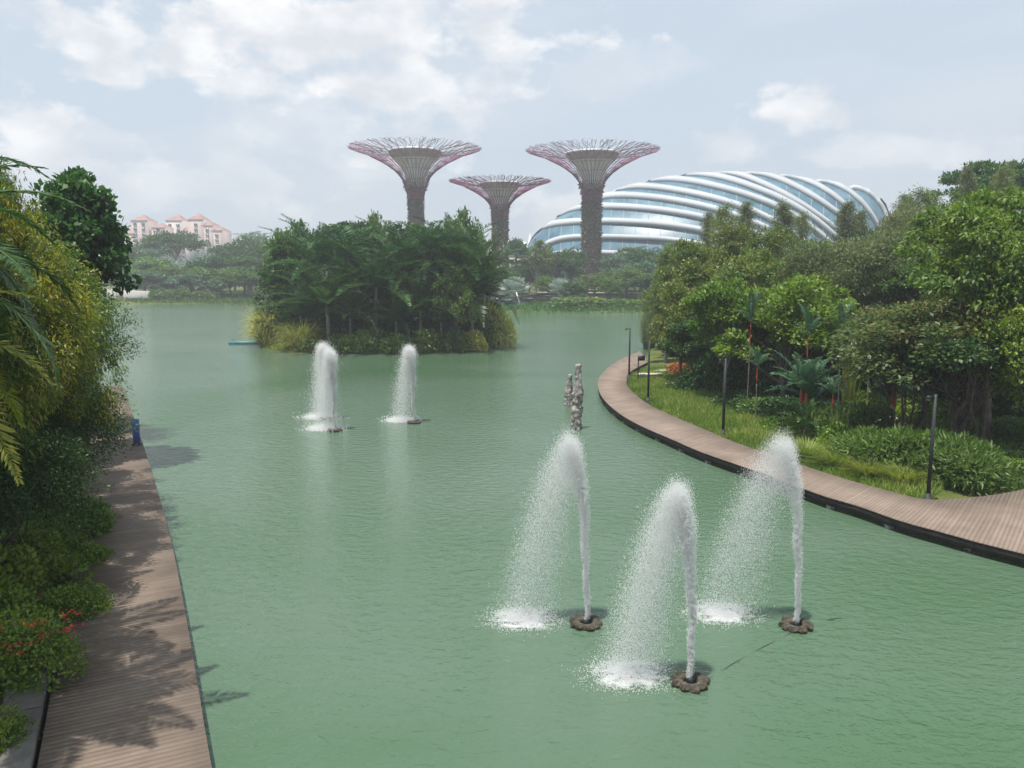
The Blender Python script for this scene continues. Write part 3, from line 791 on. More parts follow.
def seg_dist(P, poly):
    A = poly; B = np.roll(poly, -1, 0)
    best = np.full(len(P), 1e9); inside = np.zeros(len(P), bool)
    for a, b in zip(A, B):
        ab = b - a; t = np.clip(((P - a) @ ab) / max(ab @ ab, 1e-9), 0, 1)
        d = np.hypot(*(P - (a + t[:, None] * ab)).T)
        best = np.minimum(best, d)
        cond = ((a[1] > P[:, 1]) != (b[1] > P[:, 1]))
        with np.errstate(divide='ignore', invalid='ignore'):
            xi = (b[0] - a[0]) * (P[:, 1] - a[1]) / (b[1] - a[1]) + a[0]
        inside ^= cond & (P[:, 0] < xi)
    return np.where(inside, -best, best)


def terr(P):
    P = np.asarray(P, float)
    sd = seg_dist(P, LAKE)
    e = np.hypot((P[:, 0] - ISL[0]) / ISL[2], (P[:, 1] - ISL[1]) / ISL[3])
    sdi = (1 - e) * 13 + 0.7 * np.sin(np.arctan2(P[:, 1] - ISL[1], P[:, 0] - ISL[0]) * 5)
    s = np.maximum(sd, sdi)
    z = np.where(s > 0, 0.06 + 0.42 * (1 - np.exp(-s / 1.6)) + np.minimum(s, 70) * 0.012, np.maximum(s * 0.5, -1.4))
    # the right bank climbs towards a low wooded rise
    rise = np.clip((P[:, 0] - 18) / 30, 0, 1) * np.clip(s / 25, 0, 1)
    z = z + np.where(sd > 0, rise * 2.0, 0)
    # beyond the left boardwalk
    return z


def gz(x, y): return float(terr([(x, y)])[0])


def graded(lo, hi, step, far, k=1.25):
    core = list(np.arange(lo, hi + 1e-6, step)); s = step; x = hi; up_ = []
    while x < far: s *= k; x += s; up_.append(x)
    s = step; x = lo; dn = []
    while x > -far: s *= k; x -= s; dn.append(x)
    return np.array(dn[::-1] + core + up_)


gx = graded(-60, 62, 1.0, 1900); gy = graded(-12, 135, 1.0, 1900)
gy2 = gy[gy > -300]
XX, YY = np.meshgrid(gx, gy2)
PP = np.stack([XX.ravel(), YY.ravel()], 1)
ZZ = terr(PP)
und = np.array([mnoise.noise(Vector((p[0] * 0.12, p[1] * 0.12, 0))) for p in PP])
ZZ = ZZ + np.where(ZZ > 0.3, und * 0.15, 0)
g = Geo()
ny, nx_ = XX.shape
idx = np.arange(ny * nx_).reshape(ny, nx_)
g.add(np.stack([PP[:, 0], PP[:, 1], ZZ], 1), np.stack([idx[:-1, :-1], idx[:-1, 1:], idx[1:, 1:], idx[1:, :-1]], -1).reshape(-1, 4))
M['ground'] = noise_mat('ground_cover', (0.055, 0.085, 0.02), (0.13, 0.16, 0.04), 0.6, 0.95, 0.6, 9, detail=8, c3=(0.085, 0.1, 0.03), spec=0.1)
o = g.build('ground', M['ground'], None, True); tag(o, kind='structure')

g = Geo()
g.add([(-260, -120, 0), (260, -120, 0), (260, 260, 0), (-260, 260, 0)], [(0, 1, 2, 3)])
o = g.build('water', M['water']); tag(o, kind='structure')


# ------------------------------------------------------------------ boardwalks
def smooth_pair(A, B, step):
    """Catmull-Rom through paired edges, resampled at `step` along the middle"""
    def cr_(P, i, t):
        p0, p1, p2, p3 = P[max(i - 1, 0)], P[i], P[min(i + 1, len(P) - 1)], P[min(i + 2, len(P) - 1)]
        return 0.5 * ((2 * p1) + (p2 - p0) * t + (2 * p0 - 5 * p1 + 4 * p2 - p3) * t * t + (3 * p1 - p0 - 3 * p2 + p3) * t ** 3)
    pa = []; pb = []
    for i in range(len(A) - 1):
        for t in np.linspace(0, 1, 24, endpoint=False):
            pa.append(cr_(A, i, t)); pb.append(cr_(B, i, t))
    pa.append(A[-1]); pb.append(B[-1])
    pa = np.array([tuple(p) for p in pa]); pb = np.array([tuple(p) for p in pb])
    mid = (pa * 0.7 + pb * 0.3)
    s = np.concatenate([[0], np.cumsum(np.linalg.norm(np.diff(mid, axis=0), axis=1))])
    n = int(s[-1] / step)
    q = np.linspace(0, s[-1], n + 1)
    return (np.stack([np.interp(q, s, pa[:, i]) for i in range(3)], 1), np.stack([np.interp(q, s, pb[:, i]) for i in range(3)], 1))


def boardwalk(name, A, B, mat, step=0.145, thick=0.04, label=None, fascia=0.3):
    """A: water edge, B: land edge. Planks laid across, joists and fascia below."""
    a, b = smooth_pair(A, B, step)
    n = len(a) - 1
    gap = 0.028
    a0 = a[:-1] + (a[1:] - a[:-1]) * gap; a1 = a[1:] - (a[1:] - a[:-1]) * gap
    b0 = b[:-1] + (b[1:] - b[:-1]) * gap; b1 = b[1:] - (b[1:] - b[:-1]) * gap
    dz = RNG.uniform(-0.003, 0.003, n)[:, None] * np.array([0, 0, 1])
    top = [a0 + dz, a1 + dz, b1 + dz, b0 + dz]
    bot = [p - np.array([0, 0, thick]) for p in top]
    V = np.stack(top + bot, 1).reshape(-1, 3)
    i8 = np.arange(n)[:, None] * 8
    F_ = np.concatenate([i8 + np.array(f) for f in ((0, 1, 2, 3), (0, 4, 5, 1), (1, 5, 6, 2), (2, 6, 7, 3), (3, 7, 4, 0))])
    tint = RNG.uniform(0, 1, n) * 0.8 + 0.2 * np.sin(np.arange(n) / 9.0) ** 2
    g = Geo(); g.add(V, F_, np.repeat(tint, 8))
    deck = g.build(name, mat); tag(deck, label, None, kind='structure')
    # sub-frame: fascia board along both edges
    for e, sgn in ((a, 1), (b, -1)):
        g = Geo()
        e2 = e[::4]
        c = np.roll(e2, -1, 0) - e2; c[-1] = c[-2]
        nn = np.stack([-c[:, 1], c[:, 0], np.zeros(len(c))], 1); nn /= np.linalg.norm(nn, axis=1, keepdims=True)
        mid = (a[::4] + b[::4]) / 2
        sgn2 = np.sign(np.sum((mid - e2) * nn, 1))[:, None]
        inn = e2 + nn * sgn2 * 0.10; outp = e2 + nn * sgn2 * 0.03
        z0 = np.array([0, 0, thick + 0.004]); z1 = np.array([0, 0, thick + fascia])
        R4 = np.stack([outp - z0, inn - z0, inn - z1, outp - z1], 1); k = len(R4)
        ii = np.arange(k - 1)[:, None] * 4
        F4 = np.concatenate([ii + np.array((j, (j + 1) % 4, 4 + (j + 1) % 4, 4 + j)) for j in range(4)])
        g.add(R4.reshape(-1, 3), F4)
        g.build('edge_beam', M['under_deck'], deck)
    # piles, sharing one mesh
    first = None
    for i in range(6, n, 18):
        for w in (0.09, 0.5, 0.91):
            p = a[i] * (1 - w) + b[i] * w
            if w > 0.6 and False: continue
            if first is None:
                g = Geo(); g.box((0, 0, -0.72), (0.24, 0.24, 1.36)); first = g.build('pile', M['concrete'], deck); q = first
            else:
                q = first.copy(); COL.objects.link(q); q.parent = deck
            q.location = (p[0], p[1], DZ - 0.05)
    return deck, a, b


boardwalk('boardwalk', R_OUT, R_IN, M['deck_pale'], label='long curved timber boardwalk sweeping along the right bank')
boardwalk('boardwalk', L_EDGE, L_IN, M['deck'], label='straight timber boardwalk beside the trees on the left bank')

# garden path behind the planting on the right bank
pp = [ground(x, y, 1.2) for x, y in ((1100, 470), (1024, 446), (985, 440), (940, 431), (900, 420), (872, 408), (840, 396), (800, 380), (770, 372), (700, 366), (668, 363), (642, 366))]
g = Geo(); rows = []
for i, p in enumerate(pp):
    q = pp[min(i + 1, len(pp) - 1)] - pp[max(i - 1, 0)]; nn = Vector((-q.y, q.x, 0)).normalized() * 0.8
    for s in (-1, 1):
        x, y = p.x + nn.x * s, p.y + nn.y * s
        rows.append((x, y, gz(x, y) + 0.22))
k = len(pp)
g.add(rows, [(2 * i, 2 * i + 1, 2 * i + 3, 2 * i + 2) for i in range(k - 1)])
tag(g.build('garden_path', M['pale_stone']), kind='structure')

# ------------------------------------------------------------------ grass (uncountable)
def poly_inside(P, poly): return seg_dist(P, poly) < 0


def scatter_grass(name, poly, n, H, w, mat, label, seed, lean=0.5):
    rng = np.random.default_rng(seed)
    lo = poly.min(0); hi = poly.max(0)
    P = rng.uniform(lo, hi, (n * 4, 2))
    P = P[poly_inside(P, poly)][:n]
    n = len(P)
    z = terr(P)
    patch = np.array([mnoise.noise(Vector((p[0] * 0.5, p[1] * 0.5, 3))) for p in P])
    L = H * rng.uniform(0.5, 1.3, n) * (1 + 0.6 * patch)
    c = np.stack([P[:, 0], P[:, 1], z + 0.02], 1)
    ax = rng.normal(size=(n, 3)) * lean; ax[:, 2] = 1.0
    g = Geo(); g.leaves(c, ax, rand_dirs(n, rng), L, w * rng.uniform(0.7, 1.3, n), np.clip(0.45 + patch * 0.6 + rng.normal(0, 0.18, n), 0, 1))
    o = g.build(name, mat); tag(o, label, kind='stuff')
    return o


strip = []
inner = R_IN[2:15]
strip += [(p.x, p.y) for p in inner]
strip_back = [ground(x, y, 0.6) for x, y in ((960, 470), (900, 462), (850, 452), (800, 428), (760, 410), (720, 395), (690, 382), (665, 368), (645, 366))]
strip += [(p.x, p.y) for p in strip_back]
STRIP = np.array(strip)
c_ = STRIP.mean(0)
scatter_grass('bank_grass', STRIP, 60000, 0.34, 0.045, M['grass'], 'tall sunlit grass between the curved boardwalk and the trees', 61)
BACK = np.array([(p.x, p.y) for p in [ground(x, y, 0.8) for x, y in ((1100, 500), (1030, 480), (960, 480), (900, 462), (850, 452), (800, 428), (760, 410), (720, 395), (690, 382), (665, 368), (700, 350), (800, 350), (900, 380), (1024, 410), (1150, 440))]])
scatter_grass('ground_cover', BACK, 42000, 0.5, 0.12, M['leaf_mid'], 'low leafy ground cover under the trees of the right bank', 62, 0.8)
th = np.linspace(0, 2 * PI, 40, endpoint=False)
ISLP = np.stack([ISL[0] + (ISL[2] + .4) * np.cos(th), ISL[1] + (ISL[3] + .5) * np.sin(th)], 1)
scatter_grass('ground_cover', ISLP, 16000, 0.5, 0.1, M['grass'], 'short green grass along the shore of the palm island', 63, 0.8)
FARL = np.array([(-112, 214), (-60, 214), (-60, 226), (-112, 232)])
far_poly = np.array([(ground(x, y).x, ground(x, y).y) for x, y in ((124, 304), (200, 304), (262, 305.5), (262, 297), (200, 296), (135, 296))])
scatter_grass('bank_grass', far_poly, 26000, 0.9, 0.22, M['grass_dark'], 'green grassy bank of the far shore on the left', 64, 0.6)
far_poly2 = np.array([(ground(x, y).x, ground(x, y).y) for x, y in ((488, 312.3), (560, 314), (645, 313.5), (660, 300), (560, 299), (488, 299))])
scatter_grass('bank_grass', far_poly2, 26000, 0.8, 0.2, M['grass_dark'], 'green grassy bank of the far shore below the giant tree structures', 65, 0.6)
lp = [(p.x - 0.25, p.y) for p in L_IN[1:]]
LP = np.array(lp + [(x - 16, y) for x, y in lp[::-1]])
scatter_grass('ground_cover', LP, 30000, 0.3, 0.10, M['leaf_mid'], 'dark low ground cover beside the left boardwalk', 66, 0.8)


# ------------------------------------------------------------------ supertrees
def supertree(label, px, Ytop_px, Y, rim_r, trunk_r, base_z, seed, planting_tint, group):
    """steel canopy tower: planted trunk, funnel and branching rods. rim height from its row in the picture at depth Y."""
    rng = np.random.default_rng(seed)
    top = at(px, Ytop_px, Y).z
    x = at(px, Ytop_px, Y).x
    root = thing('supertree', label, 'tower', (x, Y, base_z), 0, group)
    H = top - base_z
    k = rim_r / 66.0      # metres per reference pixel
    # profile of the outer skin (height below rim in ref px, radius in ref px)
    pr = [(0, 66), (5.5, 47.5), (12.5, 33), (20, 21), (28.5, 13), (38, 9.6), (50, trunk_r / k * 0.97)]
    pz = np.array([H - a * k for a, _ in pr]); prr = np.array([b * k for _, b in pr])
    zn = H - 40 * k                     # top of the planted trunk
    def rad(z): return float(np.interp(z, pz[::-1], prr[::-1])) if z > pz[-1] else trunk_r
    # smooth the profile
    zs = np.linspace(0, 50 * k, 60); rs = np.array([rad(H - q) for q in zs])
    ks = np.ones(5) / 5; rs2 = np.convolve(np.pad(rs, 2, 'edge'), ks, 'valid')
    def rad2(z): return float(np.interp(H - z, zs, rs2))
    g = Geo(); g.lathe([(trunk_r * 1.18, -1), (trunk_r * 1.08, H * 0.12), (trunk_r * 0.98, H * 0.4), (trunk_r * 0.96, zn), (trunk_r * 0.9, zn + 1.0), (0.01, zn + 1.05)], 28)
    g.build('trunk', M['trunk_planting_core'], root, True)
    # planting: tufts all over the trunk
    n = 5200
    a = rng.uniform(0, 2 * PI, n); z = rng.uniform(0, 1, n) ** 0.9 * (zn + 3.5 * k)
    rr = trunk_r * (1.1 - 0.14 * np.clip(z / (H * 0.4), 0, 1)) * rng.uniform(0.96, 1.06, n)
    c = np.stack([np.cos(a) * rr, np.sin(a) * rr, z], 1)
    d = np.stack([np.cos(a), np.sin(a), np.zeros(n)], 1)
    ax = d * 0.5 + rand_dirs(n, rng) * 0.6 + np.array([0, 0, 0.2])
    streak = 0.5 + 0.5 * np.sin(a * 5 + np.sin(z * 0.15) * 2)
    n2 = 700
    a2 = np.round(rng.uniform(0, 44, n2)) * 2 * PI / 44 + rng.normal(0, 0.02, n2); z2 = zn + (rng.uniform(0, 1, n2) ** 2.2) * 9 * k
    r2 = np.array([rad2(q) for q in z2]) * 1.02
    c = np.concatenate([c, np.stack([np.cos(a2) * r2, np.sin(a2) * r2, z2], 1)]); ax = np.concatenate([ax, rand_dirs(n2, rng)])
    streak = np.concatenate([streak, rng.uniform(0, 1, n2)]); n = n + n2
    g = Geo(); g.leaves(c, ax, rand_dirs(n, rng), rng.uniform(0.3, 1.2, n) * trunk_r * 0.36, trunk_r * 0.13, np.clip(planting_tint + streak * 0.35 - 0.15 + rng.normal(0, 0.2, n), 0, 1))
    g.build('planting', M['planting'], root)
    # inner funnel
    g = Geo(); g.lathe([(trunk_r * 0.72, H - 42 * k), (8.0 * k, H - 34 * k), (11 * k, H - 24 * k), (16 * k, H - 15.5 * k), (21.5 * k, H - 10.5 * k)], 32)
    g.build('funnel', M['funnel'], root, True)
    g = Geo(); g.lathe([(21.5 * k, H - 10.55 * k), (25 * k, H - 5.2 * k), (25.2 * k, H - 4.2 * k), (24.6 * k, H - 4.2 * k), (21.0 * k, H - 9.6 * k)], 32)
    g.build('funnel_rim', M['funnel_rim'], root, True)
    g = Geo(); g.lathe([(0.05, H - 4.0 * k), (25.9 * k, H - 4.0 * k), (25.9 * k, H - 2.4 * k), (0.05, H - 2.0 * k)], 32)
    g.build('roof_deck', M['white_paint'], root, True)
    # skin rods, splitting twice
    g = Geo(); g2 = Geo()
    nr = 44
    rr_ = 0.06
    for i in range(nr):
        a0 = i * 2 * PI / nr
        zs_ = np.linspace(H - 48 * k, H - 17 * k, 8)
        pts = [(math.cos(a0) * rad2(q) * 1.02, math.sin(a0) * rad2(q) * 1.02, q) for q in zs_]
        g.tube(pts, rr_ * 1.7, 4, False)
        for s in (-1, 1):
            a1 = a0 + s * PI / nr * 0.95 + rng.normal(0, 0.01)
            pts = []
            zz = [H - 17 * k, H - 13.5 * k, H - 10.0 * k, H - 7.2 * k]
            for j, q in enumerate(zz):
                aa = a0 + (a1 - a0) * j / 3 + rng.normal(0, 0.006) * (j > 0)
                pts.append((math.cos(aa) * rad2(q) * 1.02, math.sin(aa) * rad2(q) * 1.02, q))
            g.tube(pts, rr_ * 1.15, 4, False)
            for s2 in (-1, 1):
                ae = a1 + s2 * PI / nr * rng.uniform(0.35, 0.75)
                zz2 = [H - 7.2 * k, H - 4.6 * k, H - 2.2 * k, H - rng.uniform(0.0, 0.7) * k]
                pts = []
                for j, q in enumerate(zz2):
                    aa = a1 + (ae - a1) * min(1, j / 1.6) + rng.normal(0, 0.012) * (j > 0)
                    r_ = rad2(min(q, H)) if q < H else rim_r
                    pts.append((math.cos(aa) * r_ * 1.0, math.sin(aa) * r_, q))
                g.tube(pts, rr_ * 0.85, 3, False)
        # hoops tie the skin together
    for hz in (8, 14, 21, 30, 40):
        q = H - hz * k; r_ = rad2(q) * 1.02
        th_ = np.linspace(0, 2 * PI, 61)
        g2.tube(np.stack([np.cos(th_) * r_, np.sin(th_) * r_, np.full(61, q)], 1), 0.06, 3, False)
    # upper layer of twiggy rods from the funnel edge to the rim
    for i in range(66):
        a0 = i * 2 * PI / 66 + rng.normal(0, 0.03)
        r0 = 23 * k; pts = [(math.cos(a0) * r0, math.sin(a0) * r0, H - 6 * k)]
        aa = a0; m_ = 5
        for j in range(1, m_ + 1):
            aa += rng.choice([-1, 1]) * rng.uniform(0.02, 0.055)
            r_ = r0 + (rim_r * 0.97 - r0) * j / m_
            pts.append((math.cos(aa) * r_, math.sin(aa) * r_, H - 6 * k + (5.6 * k) * (j / m_) ** 0.8 + rng.normal(0, 0.06)))
            if rng.uniform() < 0.75:
                a3 = aa + rng.choice([-1, 1]) * rng.uniform(0.03, 0.07); r3 = min(rim_r * 0.98, r_ + 3.5)
                g2.tube([pts[-1], (math.cos(a3) * r3, math.sin(a3) * r3, pts[-1][2] + 0.3)], 0.04, 3, False)
        g2.tube(pts, 0.05, 3, False)
    g.build('canopy_rods', M['rod_purple'], root)
    g2.build('canopy_branches', M['rod_grey'], root)
    return root


ST = 'steel tree towers behind the lake'
supertree('left tall tree-shaped steel tower with flared canopy rising behind the palm island', 415, 148, 256, 21.2, 2.3, 0.5, 71, 0.35, ST)
supertree('short tree-shaped steel tower between the two tall ones, pale speckled planted trunk', 500, 181, 232, 14.8, 2.15, 0.5, 72, 0.55, ST)
supertree('right tall tree-shaped steel tower in front of the glass dome, brown planted trunk', 592.5, 150, 250, 20.8, 2.75, 0.5, 73, 0.35, ST)

# ------------------------------------------------------------------ glass dome
DY = 315.0
OUTL = [(527, 246), (533, 236), (545, 226), (556, 217), (568, 210), (584, 203), (600, 195.5), (612, 190), (628, 186), (644, 181.5), (660, 178.5), (676, 176), (695, 174), (720, 172.6),
        (745, 172.6), (765, 173.5), (785, 175.5), (805, 178.5), (825, 181), (845, 184.5), (858, 186.5), (868, 189), (878, 196), (886, 206), (891, 220), (893, 236), (894, 262)]
OX = np.array([p[0] for p in OUTL], float); OYy = np.array([p[1] for p in OUTL], float)
BASEPY = 279.0
def dome_b(px):
    t = (px - 527) / (894 - 527)
    return 42.0 * max(0.0, math.sin(PI * min(max(t, 0.0), 1.0))) ** 0.5 + 3.0
def dome_pt(px, py, off=0.0, back=False):
    top = float(np.interp(px, OX, OYy)) + 1.2
    q = (BASEPY - py) / (BASEPY - top)
    q = min(1.0, max(-0.2, q)); ph = math.asin(q)
    b = dome_b(px)
    Y = DY - b * math.cos(ph)
    P_ = at(px, max(py, top), Y)
    nrm = Vector((0, -math.cos(ph), math.sin(ph)))
    P_ += nrm * off
    if back: P_.y = 2 * DY - P_.y
    return P_


dome = thing('glass_dome', 'huge glass dome conservatory with sweeping white arched ribs', 'greenhouse', (0, 0, 0))
g = Geo()
cols = np.linspace(528, 893.5, 120)
# bottom edge follows the tree belt; the skin runs to the ground
for back in (False, True):
    V = []
    qs = np.linspace(0, 1, 26)
    for cx in cols:
        top = float(np.interp(cx, OX, OYy)) + 1.2
        for q in qs:
            py = BASEPY - (BASEPY - top) * math.sin(q * PI / 2)
            V.append(dome_pt(cx, py, 0, back))
    idx = np.arange(120 * 26).reshape(120, 26)
    g.add([tuple(v) for v in V], np.stack([idx[:-1, :-1], idx[1:, :-1], idx[1:, 1:], idx[:-1, 1:]], -1).reshape(-1, 4))
g.build('glazing', M['dome_glass'], dome, True)
A_ = lambda pts, ox, oy: [(ox + x / 5.12, oy + y / 5.12) for x, y in pts]
RIBS = [
    (A_([(30, 560), (110, 480), (200, 452), (320, 448), (500, 452), (700, 462)], 520, 165), 6.5),
    (A_([(60, 470), (110, 420), (170, 388), (240, 374), (320, 370), (450, 370), (600, 374), (740, 380), (900, 400), (1100, 450), (1250, 500)], 520, 165), 6.0),
    (A_([(36, 385), (60, 345), (110, 318), (200, 300), (320, 292), (450, 290), (600, 296), (750, 308), (910, 330), (1100, 375), (1300, 450), (1400, 500)], 520, 165), 7.0),
    (A_([(165, 292), (195, 252), (250, 228), (330, 217), (450, 215), (600, 222), (750, 238), (900, 262), (1024, 292), (1200, 345), (1350, 420), (1450, 480)], 520, 165), 7.0),
    (A_([(330, 200), (370, 175), (430, 163), (500, 158), (600, 162), (750, 178), (900, 205), (1024, 235), (1150, 275), (1300, 340), (1450, 430), (1500, 480)], 520, 165), 7.0),
    (A_([(468, 142), (505, 120), (560, 112), (640, 113), (750, 125), (900, 152), (1024, 182), (1150, 220), (1300, 285), (1440, 380), (1540, 450)], 520, 165), 7.0),
    (A_([(625, 92), (660, 78), (720, 72), (800, 76), (900, 90), (1024, 118), (1150, 152), (1294, 205), (1440, 280), (1560, 370), (1620, 430)], 520, 165), 7.0),
    (A_([(800, 58), (850, 46), (920, 46), (1024, 64), (1122, 92), (1200, 120), (1320, 168), (1430, 225), (1540, 300), (1620, 370), (1680, 410)], 520, 165), 7.0),
    (A_([(40, 70), (100, 62), (170, 68), (250, 95), (350, 138), (450, 190), (550, 248), (640, 310), (720, 370)], 700, 160), 6.5),
    (A_([(200, 72), (270, 66), (340, 76), (430, 110), (520, 155), (610, 208), (700, 270), (790, 345)], 700, 160), 6.5),
    (A_([(385, 86), (450, 82), (520, 98), (600, 132), (680, 182), (750, 240), (810, 300), (860, 370)], 700, 160), 6.0),
    (A_([(575, 114), (640, 110), (700, 128), (770, 168), (840, 232), (890, 300), (932, 380)], 700, 160), 5.5),
    (A_([(750, 150), (800, 146), (850, 160), (900, 200), (940, 255), (968, 330), (980, 400)], 700, 160), 4.5),
    (A_([(915, 203), (945, 196), (975, 210), (990, 235), (994, 290)], 700, 160), 2.8)]
for pts, wpx in RIBS:
    P0 = np.array(pts, float)
    s = np.concatenate([[0], np.cumsum(np.hypot(*np.diff(P0, axis=0).T))])
    q = np.linspace(0, s[-1], 70)
    xs = np.interp(q, s, P0[:, 0]); ys = np.interp(q, s, P0[:, 1])
    ks = np.ones(7) / 7
    xs[3:-3] = np.convolve(xs, ks, 'valid'); ys[3:-3] = np.convolve(ys, ks, 'valid')
    tn = np.stack([np.gradient(xs), np.gradient(ys)], 1); tn /= np.linalg.norm(tn, axis=1, keepdims=True)
    nr_ = np.stack([-tn[:, 1], tn[:, 0]], 1)
    g = Geo()
    taper = np.clip(np.minimum(np.arange(70) / 6.0, 1.0), 0.04, 1) ** 0.6 * np.interp(q / s[-1], [0, 0.6, 1], [1, 1, 0.75])
    for back in (False, True):
        V = []
        for i in range(70):
            hw = wpx / 2 * 0.64 * taper[i]
            ax_, ay_ = xs[i] + nr_[i, 0] * hw, ys[i] + nr_[i, 1] * hw
            bx_, by_ = xs[i] - nr_[i, 0] * hw, ys[i] - nr_[i, 1] * hw
            ax_ = min(max(ax_, 527.5), 893.8); bx_ = min(max(bx_, 527.5), 893.8)
            to = taper[i]
            V += [dome_pt(ax_, ay_, 1.2 * to, back), dome_pt(bx_, by_, 1.0 * to, back), dome_pt(bx_, by_, -0.2, back), dome_pt(ax_, ay_, -0.2, back)]
        ii = np.arange(69)[:, None] * 4
        F4 = np.concatenate([ii + np.array((j, (j + 1) % 4, 4 + (j + 1) % 4, 4 + j)) for j in range(4)])
        g.add([tuple(v) for v in V], F4)
    g.build('rib', M['dome_white'], dome, True)
# glazing struts between the lower ribs
g = Geo()
for k in range(26):
    px0 = 548 + k * 12.5
    top = float(np.interp(px0, OX, OYy))
    pts = []
    for q in np.linspace(0.05, 0.9, 9):
        pts.append(tuple(dome_pt(px0 + (q - 0.5) * 3, BASEPY - (BASEPY - top) * q, 0.12)))
    g.tube(pts, 0.09, 4, False)
g.build('glazing_bars', M['dome_white'], dome)


# ------------------------------------------------------------------ far buildings
def hip_roof(g, c, w, d, h, oh=0.6):
    x, y, z = c; w2, d2 = w / 2 + oh, d / 2 + oh
    r = max(0.2, (w - d) / 2)
    V = [(x - w2, y - d2, z), (x + w2, y - d2, z), (x + w2, y + d2, z), (x - w2, y + d2, z), (x - r, y, z + h), (x + r, y, z + h)]
    g.add(V, [(0, 1, 5, 4), (2, 3, 4, 5)]); g.add([V[1], V[2], V[5]], [(0, 1, 2)]); g.add([V[3], V[0], V[4]], [(0, 1, 2)])
    g.add(V[:4], [(3, 2, 1, 0)])


WIN = [None]
def condo(label, Y, blocks, wall, base=0.5):
    """blocks: (px0, px1, wall top row, roof top row)"""
    x0 = at((blocks[0][0] + blocks[-1][1]) / 2, 260, Y).x
    root = thing('apartment_building', label, 'building', (x0, Y, base), 0, 'red roofed apartment blocks on the skyline')
    gw = Geo(); gr = Geo()
    for i, (a, b, wt, rt) in enumerate(blocks):
        xa = at(a, 260, Y).x - x0; xb = at(b, 260, Y).x - x0
        zt = at(a, wt, Y).z - base; zr = at(a, rt, Y).z - base
        dep = 16 + 2.3 * (i % 3)
        gw.box(((xa + xb) / 2, (i % 3) * 1.3, zt / 2), (xb - xa, dep, zt))
        hip_roof(gr, ((xa + xb) / 2, (i % 3) * 1.3, zt + 0.02), xb - xa, dep, zr - zt, 0.3)
        nfl = int(zt / 4)
        for fl in range(max(0, nfl - 8), nfl):
            ncol = max(1, int((xb - xa) / 6))
            for cidx in range(ncol):
                if WIN[0] is None:
                    gg = Geo(); gg.box((0, 0, 0), (2.4, 0.5, 1.9)); w = gg.build('window', M['window_dark'], root); WIN[0] = w
                else:
                    w = WIN[0].copy(); COL.objects.link(w); w.parent = root
                w.location = (xa + (xb - xa) * (cidx + 0.5) / ncol, (i % 3) * 1.3 - dep / 2 - 0.1, fl * 4 + 3)
    gw.build('wall', wall, root); gr.build('roof', M['red_roof'], root)
    return root


condo('leftmost hazy apartment block with stepped red hipped roofs above the trees', 620, [(127, 141, 234, 228), (138, 154, 221, 214.5), (152, 166, 236, 230), (158, 171, 228, 223)], M['pink_wall'])
condo('middle hazy apartment block with one high red roof behind the spreading tree', 640, [(166, 175, 236, 232), (172, 188, 221, 214), (184, 200, 231, 226)], M['cream_wall'])
condo('rightmost hazy pink apartment block, the widest of the three', 630, [(194, 209, 220, 213), (207, 218, 226, 221), (216, 227, 231, 226)], M['pink_wall'])
# low white buildings glimpsed beside the dome
g = Geo(); xw = at(515, 243, 420).x
b = thing('low_building', 'low white roofed building glimpsed between the short tower and the dome', 'building', (xw, 420, 0.5))
g.box((0, 0, 10.5), (16, 12, 21)); g.build('wall', M['cream_wall'], b)
g = Geo(); hip_roof(g, (0, 0, 21.02), 16, 12, 3.2, 1.0); g.build('roof', M['white_paint'], b)
b = thing('sail_canopy', 'small white tensile canopy peak at the left end of the dome', 'canopy', (at(530, 243, 400).x, 400, 0.5))
g = Geo(); g.lathe([(6.0, 17.5), (3.2, 18.6), (1.2, 21.0), (0.25, 26.0), (0.02, 26.4)], 10); g.build('sail', M['white_paint'], b, True)
g = Geo(); g.tube([(0, 0, -0.5), (0, 0, 26)], 0.25, 6); g.build('mast', M['white_paint'], b)

# ------------------------------------------------------------------ far shore bits
# concrete ramp wall at the left end
p = ground(136, 301, 0.5)
b = thing('concrete_ramp', 'pale concrete ramp wall ending at the water on the far left shore', 'wall', (p.x, p.y + 4, 0.3))
g = Geo(); g.add([(-12, -2, -1), (5, -2, -1), (5, 3, -1), (-12, 3, -1), (-12, -2, 3.4), (4.5, -2, 2.6), (4.5, 3, 2.6), (-12, 3, 3.4)], [(0, 1, 5, 4), (1, 2, 6, 5), (2, 3, 7, 6), (3, 0, 4, 7), (4, 5, 6, 7), (3, 2, 1, 0)]); g.build('wall', M['concrete'], b)
g = Geo(); g.box((-5.5, -2.1, 1.9), (1.2, 1.0, 4.6)); hip_roof(g, (-5.5, -2.1, 4.21), 1.2, 1.0, 0.9, 0.1); g.build('pier', M['pale_stone'], b)
# kerb stones along the far shore
g = Geo()
for i in range(70):
    x = -106 + i * 0.62 + random.uniform(-.1, .1)
    yy = 216.4 + random.uniform(-.15, .15)
